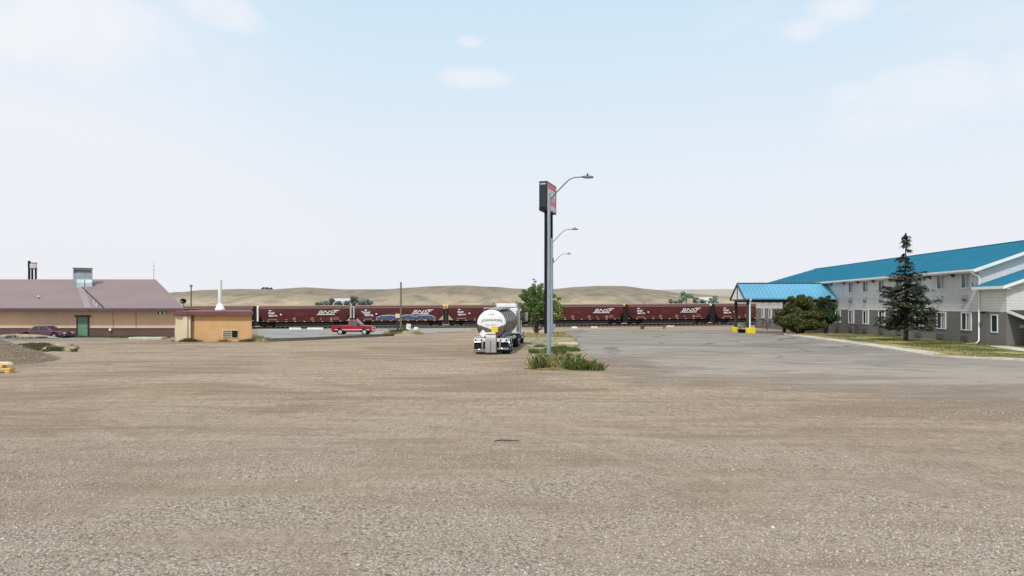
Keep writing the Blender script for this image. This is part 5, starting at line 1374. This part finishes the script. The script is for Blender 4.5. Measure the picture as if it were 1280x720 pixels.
# green patch by pile
gp = poly_px([(22, 431), (40, 429.5), (62, 431), (68, 436), (60, 440), (36, 439.5), (26, 436)])
blades('grass', gp, 7000, .22, .03, M['weed'], 'green weedy grass patch behind the gravel pile', -.4, .5)
tag(sheet('soil_patch', gp, M['lawn'], .012, .1), 'green patch of ground behind the gravel pile', 'ground', kind='structure')
random.seed(14)
for i, (px, py, r, lb_) in enumerate(((63, 437, .32, 'low dirt clod left of three beside the green patch'), (76, 436, .45, 'dark weedy clod in the middle right of the green patch'), (89, 438, .35, 'rightmost weedy clod beyond the gravel pile'))):
    x, y = G(px, py)
    tag(mound(x, y, r * 2.4, r * 1.3, r * .9, i + 9.5, power=1.2, n=24, m=8).build('dirt_clod', M['sand']), lb_, 'dirt clod', 'weedy dirt clods beyond the pile')
blades('weeds', poly_px([(58, 439), (96, 440), (98, 435), (60, 433)]), 1600, .35, .025, M['weed'], 'brown weeds on the dirt clods', -.1, .9)
# gravel pile
tag(mound(-29.6, 38.6, 3.9, 4.0, 1.52, 5.5, power=1.0, n=110, m=60).build('gravel_pile', M['pile'], angle=80), 'large cone shaped pile of brown gravel at the left edge', 'gravel pile')
rs = np.random.default_rng(4)
def stones(name, pts, label):
    # pts: array n x 4 (x,y,z,r)
    n = len(pts)
    base = np.array([(1, 0, 0), (-1, 0, 0), (0, 1, 0), (0, -1, 0), (0, 0, 1), (0, 0, -1)], float)
    fc = np.array([(0, 2, 4), (2, 1, 4), (1, 3, 4), (3, 0, 4), (2, 0, 5), (1, 2, 5), (3, 1, 5), (0, 3, 5)])
    jit = rs.uniform(.65, 1.25, (n, 6, 1)); V = base[None] * jit + rs.normal(0, .18, (n, 6, 3))
    a = rs.uniform(0, 2 * PI, n); c_, s_ = np.cos(a), np.sin(a)
    Rz = np.zeros((n, 3, 3)); Rz[:, 0, 0] = c_; Rz[:, 0, 1] = -s_; Rz[:, 1, 0] = s_; Rz[:, 1, 1] = c_; Rz[:, 2, 2] = 1
    V = V * np.stack([rs.uniform(.8, 1.4, n), rs.uniform(.7, 1.1, n), rs.uniform(.4, .7, n)], 1)[:, None, :]
    V = np.einsum('nij,nkj->nki', Rz, V) * pts[:, 3][:, None, None] + pts[:, None, :3]
    Fq = (fc[None] + (np.arange(n) * 6)[:, None, None]).reshape(-1, 3)
    o = npmesh(name, V.reshape(-1, 3), Fq, M['stone'])
    return tag(o, label, 'gravel', kind='stuff')
P = []
random.seed(2)
while len(P) < 80000:
    y = 6.5 + 16 * random.random() ** 1.25; x = random.uniform(-.80, .80) * y
    d = mnoise.noise((x * .16 + 2.2, y * .38, 0)) + .45 * mnoise.noise((x * .7, y * 1.3, 5)) + .62 - (y - 8) * .085
    if random.random() > max(.035, min(1, d * 1.1)): continue
    r = .007 + .014 * random.random() ** 2
    if random.random() < .015: r *= 1.9
    P.append((x, y, gz(x, y) + r * .15, r))
stones('loose_gravel', np.array(P), 'loose grey and tan stones scattered over the near ground')
P = []
for _ in range(9000):
    y = 20 + 26 * random.random() ** 1.6; x = random.uniform(-.80, .80) * y
    if y + .377 * x > 33 and x > 3: continue
    if mnoise.noise((x * .2, y * .6, 3)) < -.05 and random.random() < .8: continue
    r = .012 + .02 * random.random() ** 3
    P.append((x, y, gz(x, y) + r * .2, r))
stones('scattered_stones', np.array(P), 'small stones scattered over the middle of the dirt lot')
P = []
for _ in range(5200):
    a = random.uniform(0, 2 * PI); u = random.random() ** .6
    x = -29.6 + 3.9 * u * math.cos(a); y = 38.6 + 4.0 * u * math.sin(a)
    r = .025 + .03 * random.random() ** 2
    P.append((x, y, 1.50 * (1 - u) * 1.0 + .0, r * (1 if u < .9 else .8)))
P = P[:900]
o = stones('pile_stones', np.array(P), 'coarse stones lying on the brown gravel pile')
# yellow lumber blocks bottom-left
x, y = G(3, 466)
t = thing('lumber_stack', 'stack of yellow painted timber blocks at the left edge by the gravel pile', 'timber', (x, y, 0), .15)
for a, b_ in ((-.42, -.22), (.22, .42)): MB().box(a, b_, -.25, .25, .0, .14).build('bearer', M['yellowwood'], t, bevel=.02)
MB().box(-.46, .46, -.26, .26, .141, .24).build('board', M['yellowwood'], t, bevel=.02)
MB().box(-.42, .1, -.22, .22, .241, .36).build('block', M['yellowwood'], t, bevel=.03)
MB().prism([(-.40, .361), (.42, .361), (.30, .50), (-.34, .52)], 'y', -.2, .2).build('block', simple('pale_timber', (.78, .64, .40), .7), t, bevel=.03)
# twig
x, y = G(633, 553)
tag(MB().tube([(x - .29, y, .02), (x - .1, y + .03, .035), (x + .1, y - .02, .03), (x + .3, y - .06, .045)], [.012, .016, .014, .006], 5).build('twig', M['twig']), 'thin dark stick lying alone on the open gravel', 'stick')
el = lambda cx, cy, rx, ry, n=16: [(cx + rx * math.cos(2 * PI * k / n), cy + ry * math.sin(2 * PI * k / n)) for k in range(n)]
# island ----------------------------------------------------------------
isl = [(.6, 34.4), (2.0, 33.6), (4.3, 33.5), (4.3, 38), (4.8, 46), (5.4, 55), (6.1, 66), (6.2, 79), (1.0, 79), (.7, 66), (1.4, 52), (.9, 40)]
def isl_mat():
    m, nt, b = newmat('island_soil')
    f = noi(nt, coords(nt, (1, .4, 1)), .9, 5, .6); g_ = noi(nt, coords(nt), 8, 4, .7)
    c = mix(nt, maprange(nt, f, .45, .6), (.36, .30, .22), (.33, .27, .12)); c = mix(nt, maprange(nt, f, .52, .42, 0, .9), c, (.09, .11, .04))
    c = mix(nt, maprange(nt, g_, .5, .8, 0, .6), c, (.13, .10, .07))
    L(nt, c, b.inputs['Base Color']); b.inputs['Roughness'].default_value = .95; bump(nt, b, g_, 1, .04); return m
tag(sheet('planting_strip', isl, isl_mat(), .02, .15), 'weedy planting strip around the street lamp and sign posts', 'planting strip', kind='structure')
blades('tall_grass', [(.9, 34.3), (1.6, 33.9), (3.3, 33.9), (3.5, 35.2), (2.6, 36.8), (1.1, 36.0)], 1100, .80, .015, M['grass_g'], 'tall green grass at the foot of the nearest street lamp', .0, 1.6)
blades('tall_grass', [(2.5, 33.6), (4.3, 33.3), (4.6, 33.5), (4.2, 34.9), (2.9, 35.0)], 1200, .60, .015, M['grass_g'], 'green grass at the near right corner of the planting strip', -.15, 1.8)
blades('straw', [(.75, 34.3), (3.2, 33.7), (3.0, 35.8), (.8, 36.0)], 480, .75, .018, M['grass_y'], 'pale straw stalks mixed into the tall grass', -.05, 1.1)
blades('straw', [(1.2, 33.75), (3.1, 33.45), (3.1, 33.9), (1.2, 34.2)], 1200, .14, .03, M['grass_y'], 'yellow dead grass edging the planting strip', -.3, .8)
blades('grass', el(2.9, 47, 1.8, 7), 6000, .24, .025, M['grass_g'], 'low green weeds in the middle of the planting strip', .08, .8)
blades('dry_grass', [(1.0, 68), (6.0, 68), (6.0, 78), (-.3, 78), (-.3, 70)], 9000, .35, .03, M['grass_y'], 'dry yellow grass around the airy green tree', -.15, .5)
for (cx_, cy_, r, lb_) in ((1.9, 33.55, .17, 'pale stone at the near edge of the planting strip, left one'), (2.45, 33.5, .2, 'pale stone at the near edge of the planting strip, right one')):
    pass
x, y = G(710, 430.5)
tag(MB().prism([(-.8, -.15), (.8, -.12), (.8, .12), (-.75, .2)], 'z', -.05, .16, Matrix.Translation((x, y, 0))).build('kerb_stone', M['cream'], bevel=.03), 'short pale kerb stone at the right edge of the planting strip', 'kerb stone')
# far kerb of lot
fk = poly_px([(652, 414.5), (700, 415.5), (730, 412.6), (800, 411.2), (860, 409.6)])
strip('lot_kerb', fk, .35, -.05, .16, M['concrete'], 'pale kerb along the far edge of the asphalt lot', 'kerb')
# parking stops and debris near the rails
def bumper_stop(px, py, w, mat, label):
    x, y = G(px, py); L_ = w / F * y; z = gz(x, y)
    o = MB().prism([(-.15, 0), (.15, 0), (.10, .32), (-.10, .32)], 'x', -L_ / 2, L_ / 2, Matrix.Translation((x, y, z))).build('parking_stop', mat, bevel=.02)
    return tag(o, label, 'parking stop', 'pale parking stops beside the rails')
bumper_stop(369, 412, 15, M['white_old'], 'pale parking stop nearest the shed, left of the red pickup')
bumper_stop(394, 412, 20, M['white_old'], 'long pale parking stop just left of the red pickup')
bumper_stop(718, 410.6, 7, M['white_old'], 'short pale parking stop by the rails, right of the sign posts')
bumper_stop(743, 410.4, 8, M['cream'], 'cream parking stop by the rails under the right tree side')
bumper_stop(838, 408.8, 9, M['concrete'], 'grey parking stop near the far lot edge')
x, y = G(803, 411.5)
t = thing('barrel', 'low rusty barrel at the far edge of the asphalt lot', 'barrel', (x, y, gz(x, y)))
MB().loft([[(r * math.cos(k * PI / 8), r * math.sin(k * PI / 8), z) for k in range(16)] for r, z in ((.3, 0), (.33, .05), (.30, .1), (.30, .4), (.33, .45), (.30, .5), (.30, .68), (.33, .72))]).build('drum', simple('rusty_drum', (.10, .04, .03), .7), t)
MB().tube([(0, 0, .70), (0, 0, .735)], .28, 16).build('lid', M['black'], t)
x, y = G(830, 411)
t = thing('bollard', 'thin dark bollard at the far edge of the asphalt lot', 'bollard', (x, y, gz(x, y)))
MB().tube([(0, 0, -.1), (0, 0, .85), (0, 0, .93)], [.12, .12, .06], 10).build('post', simple('dark_red_post', (.09, .03, .03), .6), t)
MB().tube([(0, 0, .6), (0, 0, .7)], .13, 10).build('band', M['ac_dark'], t)
# walkway
o = sheet('walkway', [(35.6, 51.8), (37.3, 51.8), (35.0, 45.2), (33.7, 45.4)], M['concrete'], .13, 0); tag(o, 'short concrete path crossing the lawn to the motel wing', 'path', kind='structure')
# pipe behind portico : tall grass / round dark rack
p = Rm @ Vector((-3.2, 50, 0))
t = thing('bike_rack', 'dark rounded metal hoop seen beyond the portico', 'rack', ((952 - 640) / F * 100, 100, gz(36, 100)))
MB().tube([(-.9, 0, 0), (-.85, 0, 1.1), (-.5, 0, 1.5), (0, 0, 1.6), (.5, 0, 1.45), (.75, 0, 1.0), (.8, 0, 0)], .07, 8).build('hoop', M['dark_trim'], t, angle=60)
MB().tube([(-.85, 0, .5), (.8, 0, .5)], .04, 6).build('crossbar', M['dark_trim'], t)

# ------------------------------------------------------------ world
w = bpy.data.worlds.new('World'); sc.world = w; w.use_nodes = True
nt = w.node_tree; bg = nt.nodes['Background']
SE, SR = R(50), R(203)
sky = N(nt, 'ShaderNodeTexSky', sky_type='NISHITA'); sky.sun_disc = False; sky.sun_elevation = SE; sky.sun_rotation = SR; sky.dust_density = 3.0; sky.altitude = 800
tc = N(nt, 'ShaderNodeTexCoord'); s = N(nt, 'ShaderNodeSeparateXYZ'); L(nt, tc.outputs['Generated'], s.inputs[0])
elev = s.outputs['Z']
haze = maprange(nt, elev, .06, .46, .96, .10, True)
# clouds projected on a plane
zc_ = math_(nt, 'MAXIMUM', elev, .02)
cv = N(nt, 'ShaderNodeCombineXYZ'); L(nt, math_(nt, 'DIVIDE', s.outputs['X'], math_(nt, 'ADD', zc_, .12)), cv.inputs[0]); L(nt, math_(nt, 'DIVIDE', s.outputs['Y'], math_(nt, 'ADD', zc_, .12)), cv.inputs[1])
cn = N(nt, 'ShaderNodeTexNoise'); cn.inputs['Scale'].default_value = .75; cn.inputs['Detail'].default_value = 7; cn.inputs['Roughness'].default_value = .55; cn.inputs['Distortion'].default_value = .4
mp = N(nt, 'ShaderNodeMapping'); mp.inputs['Location'].default_value = (1.7, .6, 0); mp.inputs['Scale'].default_value = (1, .8, 1); L(nt, cv.outputs[0], mp.inputs[0]); L(nt, mp.outputs[0], cn.inputs['Vector'])
cl = maprange(nt, cn.outputs['Fac'], .44, .74, 0, .72, True)
# a whiter left side
left = maprange(nt, s.outputs['X'], -.18, -.62, 0, .34, True)
hz = math_(nt, 'MAXIMUM', haze, cl); hz = math_(nt, 'MINIMUM', math_(nt, 'ADD', hz, left), .985)
def puff(px, py, sx, sy, amt):
    d = Vector(((px - 640) / F, 1, (HZ - py) / F)).normalized()
    u = math_(nt, 'DIVIDE', math_(nt, 'SUBTRACT', s.outputs['X'], d.x), sx); v = math_(nt, 'DIVIDE', math_(nt, 'SUBTRACT', s.outputs['Z'], d.z), sy)
    wob = math_(nt, 'MULTIPLY', math_(nt, 'SUBTRACT', cn2.outputs['Fac'], .5), 2.6)
    q = math_(nt, 'ADD', math_(nt, 'ADD', math_(nt, 'MULTIPLY', u, u), math_(nt, 'MULTIPLY', v, v)), wob)
    return maprange(nt, q, 1.0, -.4, 0, amt, True)
cn2 = N(nt, 'ShaderNodeTexNoise'); cn2.inputs['Scale'].default_value = 12; cn2.inputs['Detail'].default_value = 6; L(nt, tc.outputs['Generated'], cn2.inputs['Vector'])
add = None
for a_ in ((280, 18, .06, .03, .85), (595, 98, .06, .017, .75), (1005, 34, .05, .022, .8), (1045, 12, .05, .02, .8), (588, 52, .02, .008, .5), (90, 40, .20, .06, .8), (1230, 110, .16, .05, .7), (1130, 150, .14, .03, .5)):
    pf = puff(*a_); add = pf if add is None else math_(nt, 'MAXIMUM', add, pf)
skc = mix(nt, 1.0, sky.outputs[0], (.115, .115, .115), 'MULTIPLY')
white = mix(nt, maprange(nt, elev, 0, .35), (.84, .855, .90), (.88, .895, .95))
blue = mix(nt, .93, skc, (.60, .81, .97))
c = mix(nt, hz, blue, white)
c = mix(nt, add, c, (.91, .91, .94))
# down-facing half: earthy
L(nt, c, bg.inputs[0]); bg.inputs[1].default_value = 1.0
sun = bpy.data.lights.new('sun', 'SUN'); sun.energy = 2.9; sun.angle = R(4.5); sun.color = (1, .95, .87)
so = bpy.data.objects.new('sun', sun); C.objects.link(so)
az = SR  # sky: direction to the sun
dirv = Vector((math.cos(SE) * math.sin(SR), math.cos(SE) * math.cos(SR), math.sin(SE)))
so.rotation_euler = dirv.to_track_quat('Z', 'Y').to_euler()
# ------------------------------------------------------------ camera
cam = bpy.data.cameras.new('camera'); cam.sensor_width = 36; cam.lens = 36 * F / 1280; cam.clip_end = 9000; cam.clip_start = .1
cam.shift_y = (HZ - 360) / 1280
co = bpy.data.objects.new('camera', cam); C.objects.link(co); co.location = (0, 0, CH); co.rotation_euler = (R(90), 0, 0)
sc.camera = co
sc.view_settings.view_transform = 'Standard'; sc.view_settings.look = 'None'; sc.view_settings.exposure = 0; sc.view_settings.gamma = 1
sc.render.engine = 'CYCLES'
